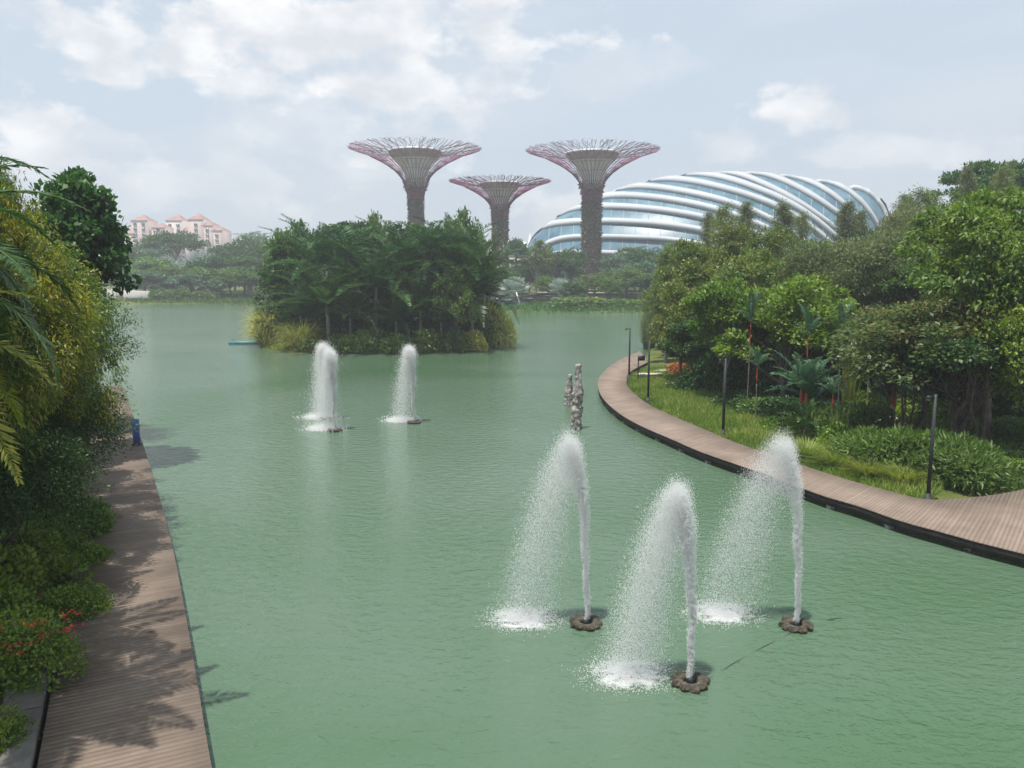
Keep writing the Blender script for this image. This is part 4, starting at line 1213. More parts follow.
# low brown wall and white rail behind the far right bank
for (xa, xb, py, lab) in ((470, 566, 289.5, 'low brown wall with pale coping behind the silver palm'), (588, 668, 289.0, 'low brown wall behind the bank at the foot of the right tower')):
    Y = 205.0
    p0 = at(xa, 285, Y).x; p1 = at(xb, 285, Y).x
    b = thing('garden_wall', lab, 'wall', ((p0 + p1) / 2, Y, gz(0, Y)))
    g = Geo(); g.box((0, 0, 1.0), (p1 - p0, 0.5, 2.6)); g.build('wall', M['brown_wall'], b)
    g = Geo(); g.box((0, -0.05, 2.42), (p1 - p0 + .2, 0.8, 0.24)); g.build('coping', M['pale_stone'], b)
    g = Geo()
    for i in range(int((p1 - p0) / 2.4)):
        g.tube([(-(p1 - p0) / 2 + 0.5 + i * 2.4, 0.1, 2.5), (-(p1 - p0) / 2 + 0.5 + i * 2.4, 0.1, 3.7)], 0.06, 4)
    g.box((0, 0.1, 3.72), (p1 - p0, 0.1, 0.1)); g.box((0, 0.1, 3.2), (p1 - p0, 0.06, 0.06))
    g.build('railing', M['white_paint'], b)
g = Geo(); p = at(521, 293, 186)
g.tube([(0, 0, -0.6), (-1.1, 0, 3.0)], [0.16, 0.12], 6); o = g.build('leaning_post', M['white_paint']); o.location = (p.x, 186, 0.9)
tag(o, 'white post leaning in front of the silver palm on the far bank', 'post')
# two-storey pale pavilion strip behind the left trees
g = Geo(); xw = at(146, 250, 330).x
b = thing('low_building', 'low grey building with a flat dark roof below the red roofed blocks', 'building', (xw, 330, 0.5))
g.box((0, 0, 8.5), (15, 10, 17)); g.build('wall', M['concrete'], b)
g = Geo(); g.box((0, 0, 17.4), (17, 12, 0.7)); g.build('roof', M['window_dark'], b)

# teal pontoon by the island
p = ground(246, 344)
b = thing('pontoon', 'long flat teal pontoon floating off the left end of the island', 'pontoon', (p.x, p.y, 0), 0.0)
g = Geo(); g.add([(-1.9, -.45, -.1), (1.9, -.45, -.1), (1.9, .45, -.1), (-1.9, .45, -.1), (-2.05, -.5, .34), (2.05, -.5, .34), (2.05, .5, .34), (-2.05, .5, .34)], [(0, 1, 5, 4), (1, 2, 6, 5), (2, 3, 7, 6), (3, 0, 4, 7), (4, 5, 6, 7), (3, 2, 1, 0)]); g.build('hull', M['teal_paint'], b)
g = Geo(); g.tube([(-1.7, 0, .34), (-1.7, 0, .62), (-1.45, 0, .62), (-1.45, 0, .34)], .04, 5); g.build('cleat', M['dark_metal'], b)

# ------------------------------------------------------------------ lamp posts, sign, bench, board
def lamp_proto():
    root = thing('street_lamp', 'lamp', 'street lamp')
    g = Geo(); g.tube([(0, 0, 0), (0, 0, 4.0)], [0.075, 0.06], 10); g.build('pole', M['dark_metal'], root, True)
    g = Geo(); g.lathe([(0.0, 0.03), (0.15, 0.03), (0.15, 0.0), (0.1, 0.22), (0.075, 0.24)], 12); g.build('base_plate', M['dark_metal'], root)
    g = Geo(); g.tube([(0, 0, 3.86), (-0.2, 0, 3.93), (-0.34, 0, 3.93)], .028, 6); g.build('arm', M['dark_metal'], root)
    g = Geo(); g.tube([(-0.3, 0, 3.96), (-0.3, 0, 3.82)], [0.06, 0.085], 10); h = g.build('lamp_head', M['dark_metal'], root)
    g = Geo(); g.lathe([(0.0, 3.79), (0.06, 3.8), (0.075, 3.817)], 12, (-0.3, 0, 0)); g.build('lens', M['lamp_glass'], h)
    PROTO['lamp'] = root


lamp_proto()
LG = 'lamp posts along the curved boardwalk'
for (px, py, lab, rz) in ((928, 498, 'nearest dark lamp post, standing against the reed clumps where the boardwalk widens', 0.2),
                          (723, 433, 'dark lamp post at the grassy edge in front of the round bright green tree', 0.1),
                          (648, 400, 'dark lamp post beside the pale stone bench', -0.3),
                          (629, 377, 'farthest dark lamp post, at the tip of the boardwalk bend', 0.0)):
    p = ground(px, py, DZ)
    put('lamp', (p.x, p.y, DZ - 0.05), lab, 'street lamp', LG, rz=rz)
p = ground(638, 379, DZ)
b = thing('notice_board', 'small dark notice panel on a thin post beside the farthest lamp post', 'sign', (p.x, p.y, DZ - 0.1), 0.3)
g = Geo(); g.box((0, 0, 0.95), (0.07, 0.07, 1.9)); g.build('post', M['dark_metal'], b)
g = Geo(); g.box((0.22, -0.06, 1.75), (0.6, 0.04, 0.4)); g.build('panel', M['dark_metal'], b)
p = ground(650, 378, DZ)
b = thing('stone_bench', 'pale flat stone bench at the end of the boardwalk grass', 'bench', (p.x, p.y, DZ - 0.1), 0.1)
g = Geo(); g.box((0, 0, 0.4), (1.9, 0.6, 0.14)); g.build('seat', M['pale_stone'], b)
for s in (-1, 1):
    g = Geo(); g.box((s * 0.65, 0, 0.16), (0.25, 0.5, 0.34)); g.build('leg', M['pale_stone'], b)
p = ground(137, 445, DZ)
b = thing('blue_panel', 'blue panel standing on the left boardwalk by the water', 'panel', (p.x, p.y, DZ), -0.1)
g = Geo(); g.box((0, 0, 0.68), (0.34, 0.06, 1.22)); g.build('board', M['blue_board'], b)
for s in (-1, 1):
    g = Geo(); g.box((s * 0.15, 0, 0.035), (0.07, 0.3, 0.06)); g.build('foot', M['dark_metal'], b)

# kerb beside left boardwalk
lk = [p for p in L_IN[:5]]
g = Geo()
for i in range(len(lk) - 1):
    a, c = lk[i], lk[i + 1]
    d = (c - a); ln = d.length; rz = math.atan2(d.y, d.x)
    mdl = (a + c) / 2 + Vector((-d.y, d.x, 0)).normalized() * 0.45
    if i < 3:
        g.box((mdl.x, mdl.y, 0.36), (ln + 0.02, 0.7, 0.5), rz)
o = g.build('kerb', M['old_kerb']); tag(o, kind='structure')

# ------------------------------------------------------------------ rock pillars in the lake
def pillar(label, px, py, top_py, w, seed, lean):
    p = ground(px, py)
    H = at(px, top_py, p.y).z
    g = Geo(); n, k = 22, 60
    V = []
    for i in range(k):
        t = i / (k - 1)
        z = -0.4 + (H + 0.4) * t
        r0 = w * (1.0 - 0.5 * t ** 1.6) * (0.9 + 0.22 * mnoise.noise(Vector((seed, 0, z * 2.3))))
        if i == k - 1: r0 *= 0.25
        for j in range(n):
            a = j * 2 * PI / n
            q = Vector((math.cos(a) * 0.9, math.sin(a) * 0.9, z * 1.7 + seed * 5))
            pit = mnoise.voronoi(q * 1.5)[0][0]
            r = r0 * (0.72 + 0.35 * pit + 0.55 * mnoise.noise(Vector((q.x * 2.2, q.y * 2.2, q.z * 0.5))) + 0.3 * mnoise.noise(q * 2.5) + 0.3 * mnoise.noise(q * 6))
            V.append((math.cos(a) * r + lean[0] * t + 0.03 * math.sin(z * 2.2 + seed), math.sin(a) * r * 0.8 + lean[1] * t, z))
    idx = np.arange(k * n).reshape(k, n); nx = np.roll(idx, -1, axis=1)
    g.add(V, np.stack([idx[:-1], nx[:-1], nx[1:], idx[1:]], -1).reshape(-1, 4))
    g.f.append(np.array([[(k - 1) * n + j for j in range(n)]]))
    o = g.build('rock_pillar', M['rock'], None, False)
    o.location = (p.x, p.y, 0)
    tag(o, label, 'rock')


pillar('tall slender pitted grey rock standing in the lake behind the fountains', 576, 429, 364, 0.36, 3.1, (0.12, 0.1))
pillar('shorter pitted grey rock standing to the left behind the tall one', 568, 406, 374, 0.3, 8.4, (0.12, 0.0))


# ------------------------------------------------------------------ fountains
OCT = np.array([(1.1, 0, -1.2), (-0.8, 1.0, -0.6), (-0.8, -1.0, -0.9), (0, 0, 1.7)], float)
OCTF = np.array([(0, 1, 3), (1, 2, 3), (2, 0, 3), (0, 2, 1)])


def drops(g, P, r):
    n = len(P)
    V = (OCT[None] * r[:, None, None] + P[:, None, :]).reshape(-1, 3)
    Fc = (OCTF[None] + (np.arange(n) * 4)[:, None, None]).reshape(-1, 3)
    g.add(V, Fc)


def fountain(label, px, py, top_py, vx, vy, seed, nup=9000, ndn=9000, scale=1.0, spread=1.0, group=None, both=False):
    rng = np.random.default_rng(seed)
    p = ground(px, py)
    Hh = at(px, top_py, p.y).z
    root = thing('fountain', label, 'fountain', (p.x, p.y, 0), 0, group)
    # knobbly float ring
    g = Geo(); g.tube([(0.24 * math.cos(a), 0.24 * math.sin(a), 0.03) for a in np.linspace(0, 2 * PI, 33)], 0.1, 8, False)
    rf = g.build('float_ring', M['float_brown'], root, True)
    kn = 9
    for i in range(kn):
        a = i * 2 * PI / kn + rng.uniform(-.12, .12)
        bm = bmesh.new(); bmesh.ops.create_icosphere(bm, subdivisions=2, radius=0.105)
        for v in bm.verts:
            f_ = 1 + 0.5 * mnoise.noise(v.co * 9 + Vector((seed, i, 0)))
            v.co = Vector((v.co.x * f_ * 1.15, v.co.y * f_, v.co.z * f_ * 0.85))
        me = bpy.data.meshes.new('float_lobe'); bm.to_mesh(me); bm.free(); me.materials.append(M['float_brown'])
        lo = bpy.data.objects.new('float_lobe', me); COL.objects.link(lo); lo.parent = root
        lo.location = (0.32 * math.cos(a), 0.32 * math.sin(a), 0.06)
    g = Geo(); g.tube([(0, 0, -0.1), (0, 0, 0.1), (0, 0, 0.16)], [0.1, 0.08, 0.06], 10); g.build('nozzle', M['dark_metal'], root)
    # ballistic spray
    gv = 9.81; v0 = math.sqrt(2 * gv * Hh); T = 2 * v0 / gv
    n = nup
    t = rng.uniform(0, 1, n) ** 0.9 * T * 0.5
    # pulses make tongues
    vz = v0 * (1 + rng.normal(0, 0.014, n) + 0.018 * np.sin(rng.integers(0, 9, n) * 2.4 + seed) - 0.14 * rng.uniform(0, 1, n) ** 2.2)
    wob = 0.02 * np.sin(t * 17 + seed) + 0.018 * np.sin(t * 41)
    sp = 0.045 + 0.155 * spread * (t / (T * 0.5)) ** 1.5
    X = vx * t * t / T * 1.3 + rng.normal(0, 1, n) * sp * 0.62 + wob * spread; Y = vy * t * t / T * 1.3 + rng.normal(0, 1, n) * sp * 0.62
    Z = vz * t - gv * t * t / 2 + 0.15
    r = rng.uniform(0.004, 0.0088, n) * scale * (1.3 - 0.5 * t / (T * .5))
    g = Geo(); k = Z > 0; drops(g, np.stack([X, Y, Z], 1)[k], r[k])
    g.build('rising_jet', M['spray'], root)
    n = ndn
    t = T * (0.5 + 0.5 * rng.uniform(0, 1, n) ** 0.75)
    brk = rng.normal(0, 1, (n, 3))
    tt = (t / T)
    sx = spread * (0.07 + 0.24 * (tt - 0.4).clip(0)) ; sy = sx
    vz = v0 * (1 - 0.12 * rng.uniform(0, 1, n) ** 1.6 + rng.normal(0, 0.012, n))
    drift = 1.12 - 0.62 * rng.uniform(0, 1, n) ** 1.7
    clump_ = np.round(rng.uniform(0, 60, n))
    ph = np.sin(clump_ * 12.9898) * 0.5
    X = vx * t * tt * drift * 1.15 + brk[:, 0] * sx + ph * sx * 0.7
    Y = vy * t * tt * drift * 1.15 + brk[:, 1] * sy
    Z = vz * t - gv * t * t / 2 + 0.15
    r = rng.uniform(0.0022, 0.0062, n) * scale
    big = rng.uniform(0, 1, n) < 0.03; r[big] *= 2.2
    k = Z > 0.0
    g = Geo(); drops(g, np.stack([X, Y, Z], 1)[k], r[k])
    g.build('falling_spray', M['spray'], root)
    # foam where it lands: small flecks floating on the surface
    m_ = int(19000)
    lx = vx * T * 0.95; ly = vy * T * 0.95
    rad = np.tanh(rng.normal(0, 1, (m_, 2)) * 0.42) / 0.42 * np.array([0.26, 0.19]) * (0.6 + 0.5 * spread)
    ringed = rng.uniform(0, 1, m_) < 0.35
    P = np.stack([lx + rad[:, 0], ly + rad[:, 1] * 1.1, np.full(m_, 0.012)], 1)
    P[ringed, 0] += rng.uniform(-0.65, 0.75, ringed.sum()); P[ringed, 1] += rng.uniform(-0.25, 0.55, ringed.sum())
    nsx = np.array([mnoise.noise(Vector((q[0] * 3.0, q[1] * 6.0, seed))) for q in P])
    P = P[nsx > -0.05 + rng.normal(0, .12, m_)]
    m_ = len(P)
    rr = rng.uniform(0.004, 0.014, m_) * scale ** 0.5
    a6 = np.arange(6) * PI / 3
    V = P[:, None, :] + rr[:, None, None] * np.stack([np.cos(a6) * 1.5, np.sin(a6), np.zeros(6)], 1)[None] + rng.normal(0, 0.004, (m_, 6, 3)) * [1, 1, 0]
    V[:, :, 2] += np.arange(m_)[:, None] * 1e-6
    g = Geo(); g.add(V.reshape(-1, 3), np.arange(m_ * 6).reshape(m_, 6))
    # splash crown of drops
    ks = 2600
    q = np.stack([lx + rng.normal(0, 0.3, ks) * (0.6 + .6 * spread), ly + rng.normal(0, 0.3, ks), np.abs(rng.normal(0, 0.13, ks))], 1)
    drops(g, q, rng.uniform(0.006, 0.016, ks) * scale)
    g.build('splash_foam', M['spray'], root)
    return root


FG = 'fountain jets in the lake'
fountain('nearest fountain, a broad white jet leaning left over a brown float at the bottom', 690, 684, 496, -0.75, 0.15, 5, 42000, 85000, 1.0, 1.05, FG)
fountain('right fountain of the near three, its arch falling in front of the boardwalk', 796, 627, 448, -0.95, 0.35, 6, 36000, 62000, 1.0, 1.0, FG)
fountain('left fountain of the near three, tall arch just in front of the rock pillars', 586, 625, 446, -0.88, 0.1, 7, 36000, 62000, 1.0, 1.0, FG)
fountain('single far fountain, right of the far cluster, in front of the island', 414, 423, 351, -0.45, 0.3, 8, 26000, 30000, 1.8, 1.6, FG)
fountain('front fountain of the left far pair', 335, 431, 354, -0.35, 0.2, 9, 26000, 30000, 1.8, 1.6, FG)
fountain('rear fountain of the left far pair, showing just behind and left of its neighbour', 327, 419, 348, -0.25, 0.2, 10, 26000, 30000, 1.9, 1.8, FG)
g = Geo(); a = ground(793, 632); c = ground(700, 682)
pts = [tuple(a * (1 - t) + c * t + Vector((math.sin(t * 7) * .03, math.sin(t * 5) * .05, 0.006 - 0.018 * math.sin(t * PI * 3) ** 2))) for t in np.linspace(0, 1, 40)]
g.tube(pts, 0.012, 5); o = g.build('mooring_cable', M['rope']); tag(o, 'thin dark cable on the water between the nearest and right fountain floats', 'cable')
g = Geo(); a = ground(826, 620)
g.tube([(0, 0, .0), (.15, .02, .012), (.3, .08, .004), (.45, .1, .01)], [.008, .014, .012, .006], 5); o = g.build('twig', M['rope']); o.location = a; tag(o, 'small dark twig floating right of the right fountain', 'twig')


# ------------------------------------------------------------------ placing plants

def plant(key, px, Y, top_py, label, cat='tree', wpx=None, group=None, rz=None, zb=None, tilt=(0, 0)):
    x = (px - 512) * Y / F / math.cos(PITCH) * 1.0
    # exact x for a point at mid height at this depth
    x = at(px, top_py, Y).x
    z0 = (gz(x, Y) if zb is None else zb) - 0.05
    H = at(px, top_py, Y).z - z0
    s = H / PH[key]
    sxy = s if wpx is None else (wpx * Y / F / 2) / PR[key]
    return put(key, (x, Y, z0), label, cat, group, s, sxy, rz, tilt)


G1 = 'trees on the right bank'
T = [
    # far back of the right bank
    ('umbrella', 985, 98, 163, 'dark spreading tree at the top right skyline', 90),
    ('umbrella', 1040, 92, 170, 'dark spreading tree cut by the right edge of the photo at the skyline', 95),
    ('casuarina', 968, 84, 168, 'tall thin wispy tree with pale bare limbs beside the dark skyline tree', 34),
    ('casuarina2', 1002, 88, 166, 'thin wispy tree poking up near the top right corner', 40),
    ('casuarina2', 930, 80, 190, 'airy grey-green tree right of the dome end', 62),
    ('casuarina', 905, 84, 196, 'pale wispy tree just right of the last dome rib', 40),
    ('casuarina2', 950, 70, 205, 'feathery olive tree in front of the dark skyline tree', 60),
    ('fine', 915, 74, 206, 'wide olive feathery tree below the right end of the dome', 84),
    ('casuarina', 848, 88, 203, 'dark wispy tree in front of the lower ends of the dome ribs', 40),
    ('casuarina', 862, 92, 212, 'thin wispy tree right beside the one covering the dome ribs', 34),
    ('casuarina', 783, 90, 204, 'tallest wispy tree in front of the middle of the dome', 44),
    ('casuarina2', 800, 94, 214, 'grey wispy tree just right of the tallest one before the dome', 38),
    ('casuarina', 748, 92, 203, 'wispy tree with a dense top in front of the dome centre', 34),
    ('casuarina2', 722, 90, 206, 'bare pale-stemmed wispy tree left of the dome centre', 38),
    ('casuarina', 708, 94, 214, 'thin pale-stemmed tree leftmost of the wispy row before the dome', 30),
    ('dark', 880, 78, 232, 'dark green tree between the wispy trees below the dome end', 62),
    ('lush2', 868, 84, 240, 'bright green tree glowing behind the feathery grey tree', 50),
    ('lush2', 825, 86, 243, 'small bright green tree under the dome ribs', 56),
    ('dark', 800, 80, 247, 'dark green tree low behind the olive ones at the centre of the bank', 70),
    # middle depth
    ('olive', 735, 72, 222, 'rounded yellow-green tree top left of the wispy row', 58),
    ('olive', 772, 70, 229, 'olive tree under the tallest wispy tree', 64),
    ('mid', 700, 68, 243, 'rusty-tipped green tree leaning toward the lake', 74),
    ('mid', 745, 62, 252, 'mottled green and rust tree above the rounded bright tree', 78),
    ('mid', 790, 64, 256, 'mottled tree right of the rust-tipped one at mid bank', 70),
    ('olive', 676, 80, 246, 'slender olive tree nearest the open water', 46),
    ('mid', 684, 60, 285, 'rust and green tree hanging over the stone bench', 60),
    ('olive', 668, 74, 268, 'thin olive tree at the lakeward tip of the right bank', 40),
    ('fine', 862, 60, 236, 'large soft grey-green feathery tree in the middle of the right bank', 128),
    ('fine', 905, 58, 262, 'lower grey-green feathery tree beside the large one', 90),
    ('fine', 828, 66, 262, 'small grey feathery tree left of the large one', 62),
    ('lush', 948, 62, 226, 'bright green tree behind the big-leaved tree at right', 76),
    ('umbrella', 930, 54, 262, 'dark layered tree between the feathery and big-leaved trees', 70),
    # front
    ('lush', 787, 50, 281, 'wide rounded bright green tree behind the slim red-necked palms', 128),
    ('lush2', 728, 52, 282, 'bright green tree with a flat domed top left of the wide rounded one', 62),
    ('lush2', 838, 53, 292, 'bright green tree at the right shoulder of the wide rounded one', 46),
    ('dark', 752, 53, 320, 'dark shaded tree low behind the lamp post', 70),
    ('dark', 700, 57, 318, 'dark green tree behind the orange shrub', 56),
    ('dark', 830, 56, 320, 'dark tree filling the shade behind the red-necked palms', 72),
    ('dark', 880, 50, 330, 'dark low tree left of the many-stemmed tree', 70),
    ('bigleaf', 1002, 39, 193, 'tall tree with large drooping bright leaves at the right edge', 150),
    ('bigleaf', 965, 44, 240, 'big-leaved tree at the left shoulder of the tall one at the right edge', 80),
    ('lush', 1045, 35, 300, 'green tree cut by the right edge of the photo below the big-leaved tree', 110),
    ('multistem', 945, 37.5, 300, 'reddish many-stemmed tree behind the reeds', 150),
    ('darkgreen_multi', 985, 36, 325, 'dark green many-stemmed tree at the right end of the reeds', 120),
    ('darkgreen_multi', 912, 40, 345, 'small dark many-stemmed tree left of the reddish one', 84),
]
for key, px, Y, top, lab, w in T:
    plant(key, px, Y, top, lab, 'tree', w * (0.78 if 'casu' in key else 1.0), G1)

GU = 'understory bushes under the right bank trees'
US = ['behind the orange shrub', 'just left of the second lamp post', 'behind the second lamp post', 'left of the dark hollow', 'inside the dark hollow', 'right of the dark hollow', 'behind the broad frond clump',
      'behind the short red-necked palm', 'left of the shaded path', 'above the shaded path', 'left behind the many-stemmed tree', 'between the many stems', 'right behind the many-stemmed tree', 'at the right edge under the big-leaved tree']
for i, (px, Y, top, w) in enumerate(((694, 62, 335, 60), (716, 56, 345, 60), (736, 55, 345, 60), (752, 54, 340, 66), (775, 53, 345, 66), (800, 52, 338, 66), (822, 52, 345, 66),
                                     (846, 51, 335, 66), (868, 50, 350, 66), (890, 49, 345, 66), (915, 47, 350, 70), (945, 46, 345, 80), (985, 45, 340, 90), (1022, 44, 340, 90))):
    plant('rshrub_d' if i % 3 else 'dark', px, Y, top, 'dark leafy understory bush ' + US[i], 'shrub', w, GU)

# weeping screen by the lake
GW = 'weeping shrubs at the tip of the right bank'
for px, Y, top, lab in ((650, 92, 306, 'pale weeping shrub leftmost at the tip of the right bank'), (664, 88, 304, 'pale weeping shrub in the middle of the lakeside row'), (679, 84, 310, 'pale weeping shrub nearest the rusty tree')):
    plant('weep', px, Y, top, lab, 'shrub', 26, GW)
# red-necked palms
GP = 'red-necked palms on the right bank'
for key, px, Y, top, lab, w in (
        ('lipstick', 751, 47, 288, 'tallest slim palm with red neck against the bright green tree', 34),
        ('lipstick', 758, 44, 345, 'slim palm standing low beside the lamp post', 32),
        ('lipstick', 810, 44, 303, 'slim red-necked palm in front of the wide green tree', 32),
        ('lipstick', 845, 45, 300, 'slim red-necked palm at the right of the wide green tree', 32),
        ('lipstick', 849, 43, 340, 'lower red-necked palm directly under the right one', 28),
        ('lipstick_clump', 809, 41, 352, 'bushy clump of broad palm fronds at the grass edge', 66),
        ('lipstick', 835, 39, 375, 'short red-necked palm at the grass edge', 34),
        ('lipstick', 909, 42, 335, 'red-necked palm shaded by the reddish many-stemmed tree', 44),
        ('lipstick_clump', 893, 41, 350, 'palm clump beside the shaded path', 54),
        ('lipstick', 873, 46, 325, 'slim palm between the feathery tree and the path', 34)):
    plant(key, px, Y, top, lab, 'palm tree', w, GP)
GS = 'shrubs on the right bank'
for key, px, Y, top, lab, w in (
        ('orange', 677, 65, 362, 'round orange-leaved shrub near the stone bench', 26),
        ('lowpalm', 806, 39.5, 400, 'low dark palm tuft at the foot of the broad frond clump', 44),
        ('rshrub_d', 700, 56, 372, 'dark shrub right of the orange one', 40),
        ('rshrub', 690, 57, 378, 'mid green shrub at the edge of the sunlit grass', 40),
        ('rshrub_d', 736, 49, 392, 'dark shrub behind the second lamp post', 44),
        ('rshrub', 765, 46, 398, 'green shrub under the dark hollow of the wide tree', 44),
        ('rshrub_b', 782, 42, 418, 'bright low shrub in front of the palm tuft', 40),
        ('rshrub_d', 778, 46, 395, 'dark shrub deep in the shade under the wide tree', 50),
        ('rshrub', 862, 41, 402, 'rounded shrub left of the reeds', 56),
        ('rshrub_b', 850, 37, 425, 'bright shrub where the grass meets the reeds', 60),
        ('reed', 905, 33.5, 430, 'tall reed clump left of the nearest lamp post', 84),
        ('reed', 965, 32, 438, 'darkest drooping reed clump right of the nearest lamp post', 84),
        ('reed', 935, 33.5, 433, 'reed clump just behind the nearest lamp post', 70),
        ('reed', 870, 35, 430, 'leftmost tall reed clump', 66),
        ('reed_l', 905, 31.7, 465, 'pale grass tuft leaning over the boardwalk edge', 50),
        ('reed_l', 870, 33, 458, 'sunny grass tuft below the leftmost reeds', 54),
        ('reed_l', 838, 34.8, 448, 'sunny grass tuft at the boardwalk edge left of the reeds', 54),
        ('reed_l', 808, 36.5, 440, 'yellowish grass tuft behind the right fountain spray', 50),
        ('rshrub_b', 1008, 34, 455, 'bright low shrub at the right edge above the deck', 60),
        ('rshrub', 1030, 38, 420, 'green shrub cut by the right edge of the photo', 70),
        ('rshrub_b', 1000, 40, 425, 'bright shrub behind the path at the right', 70),
        ('rshrub_b', 880, 47, 392, 'bright shrub behind the shaded path', 60),
        ('rshrub_b', 930, 44, 398, 'bright shrub seen through the many stems', 66),
        ('rshrub_d', 1020, 43, 395, 'dark shrub behind the rightmost bright ones', 80)):
    plant(key, px, Y, top, lab, 'shrub', w, GS)
GC = 'bamboo canes on the right bank'
plant('canes', 853, 44, 330, 'upright pale bamboo canes beside the right slim palm', 'bamboo', 26, GC)
plant('canes', 838, 38.5, 398, 'low pale canes by the short red-necked palm', 'bamboo', 22, GC)

# island
GI = 'palms on the island'
for key, px, Y, top, lab, w in (
        ('ipalm', 372, 89.5, 243, 'front palm in the middle of the island, fronds fanning low', 104),
        ('ipalm2', 326, 89.5, 262, 'front palm left of the island centre above the yellow grass', 92),
        ('ipalm', 320, 93, 219, 'tall palm at the upper left of the island', 96),
        ('ipalm3', 345, 94, 224, 'palm rising between the upper left and centre of the island', 84),
        ('ipalm', 400, 93, 219, 'tall palm on the island directly below the left tower', 96),
        ('ipalm3', 432, 92, 222, 'tall palm right of the one below the left tower', 90),
        ('ipalm', 455, 92.5, 218, 'tallest palm on the right half of the island', 90),
        ('ipalm2', 472, 90.5, 226, 'palm with upright fronds at the right end of the island', 72),
        ('ipalm2', 484, 94, 236, 'rightmost palm on the island against the short tower', 60),
        ('ipalm2', 418, 89, 270, 'low palm near the water right of the island centre', 70),
        ('ipalm3', 300, 102, 232, 'palm at the far left back of the island', 74)):
    plant(key, px, Y, top, lab, 'palm tree', w * 1.22, GI)
for px, Y, top, lab in ((348, 88.2, 285, 'small low palm right of the front left one on the island'), (396, 88.0, 290, 'small low palm between the two far fountain jets'),
                        (441, 88.6, 292, 'small low palm near the sunlit leafy tree of the island'), (300, 91.0, 282, 'small low palm above the yellow grass of the island')):
    plant('ipalm2', px, Y, top, lab, 'palm tree', 56, GI)
GI2 = 'leafy trees on the island'
for key, px, Y, top, lab, w in (
        ('itree2', 297, 101, 226, 'leafy green tree at the left end of the island', 56),
        ('itree', 352, 102, 224, 'leafy tree rising behind the island centre', 70),
        ('itree2', 372, 104, 217, 'pale-tipped leafy tree poking above the palms left of the left tower', 40),
        ('itree2', 462, 103, 214, 'leafy tree top poking above the right palms', 44),
        ('itree', 420, 102, 228, 'dark leafy tree between the palms right of the centre', 80),
        ('itree', 316, 98, 262, 'dark leafy tree low on the left of the island', 84),
        ('itree', 392, 97, 272, 'dark leafy tree filling the middle of the island', 90),
        ('itree2', 456, 88.5, 270, 'sunlit leafy tree at the right front of the island', 40),
        ('itree', 466, 99, 262, 'dark leafy tree at the right of the island', 56),
        ('itree', 284, 98, 262, 'small dark tree behind the yellow grass of the island', 44)):
    plant(key, px, Y, top, lab, 'tree', w, GI2)
IU = ['at the left end', 'behind the second yellow clump', 'left of the centre', 'behind the front middle palm', 'right of the centre', 'behind the single far fountain', 'at the right', 'at the right end']
for i, (px, Y, top) in enumerate(((288, 97, 298), (310, 96, 300), (335, 95, 302), (360, 95, 300), (385, 95, 300), (410, 95, 300), (438, 95, 300), (466, 97, 300))):
    plant('itree', px, Y, top, 'low dark thicket tree of the island ' + IU[i], 'tree', 56, 'low thicket under the island palms')
IB = ['left of the yellow clumps gap', 'behind the left far fountains', 'left of the front middle palm', 'right of the front middle palm', 'left of the single far fountain', 'right of the single far fountain', 'below the sunlit tree', 'near the right end']
for i, px in enumerate((300, 325, 350, 380, 398, 425, 448, 478)):
    plant('rshrub_d', px, 91.5 + (i % 3) * 0.8, 309 + (i * 5) % 7, 'tall dark bush on the island ' + IB[i], 'shrub', 34, 'tall dark bushes inside the island')
GY = 'yellow bamboo grass on the island'
for key, px, Y, top, lab, w in (
        ('ygrass', 268, 95, 308, 'leftmost yellow bamboo grass clump, overhanging the water by the pontoon', 44),
        ('ygrass', 302, 90.0, 321, 'second yellow bamboo grass clump from the left on the island', 44),
        ('ygrass', 286, 94, 318, 'small yellow clump between the two large left ones', 28),
        ('ishrub_y', 494, 95, 305, 'yellow-green bush overhanging the water at the right end of the island', 44),
        ('ishrub_y', 470, 89.5, 331, 'small yellow-green bush at the right front shore of the island', 30)):
    plant(key, px, Y, top, lab, 'shrub', w, GY, zb=0.0)
GIS = 'low shrubs along the island shore'
names = ['behind the front far fountain', 'just right of the left far fountains', 'below the front left palm', 'under the middle front palm', 'at the foot of the front middle palm trunk',
         'between the two far fountain jets', 'left of the single far fountain', 'directly behind the single far fountain', 'right of the single far fountain', 'below the sunlit leafy tree', 'left of the small yellow-green bush', 'near the right end of the island']
for i, (px, Y, top) in enumerate(((318, 88, 338), (332, 87.5, 334), (344, 87.2, 331), (357, 86.8, 332), (370, 86.8, 329), (384, 86.8, 333), (397, 87, 330), (411, 87.2, 333), (425, 87.6, 329), (440, 88, 332), (455, 88.6, 328), (482, 92, 326))):
    plant('ishrub', px, Y, top + (0, 7, 3, 9)[i % 4], 'low leafy shrub on the island shore ' + names[i], 'shrub', (30, 18, 26, 16)[i % 4], GIS)

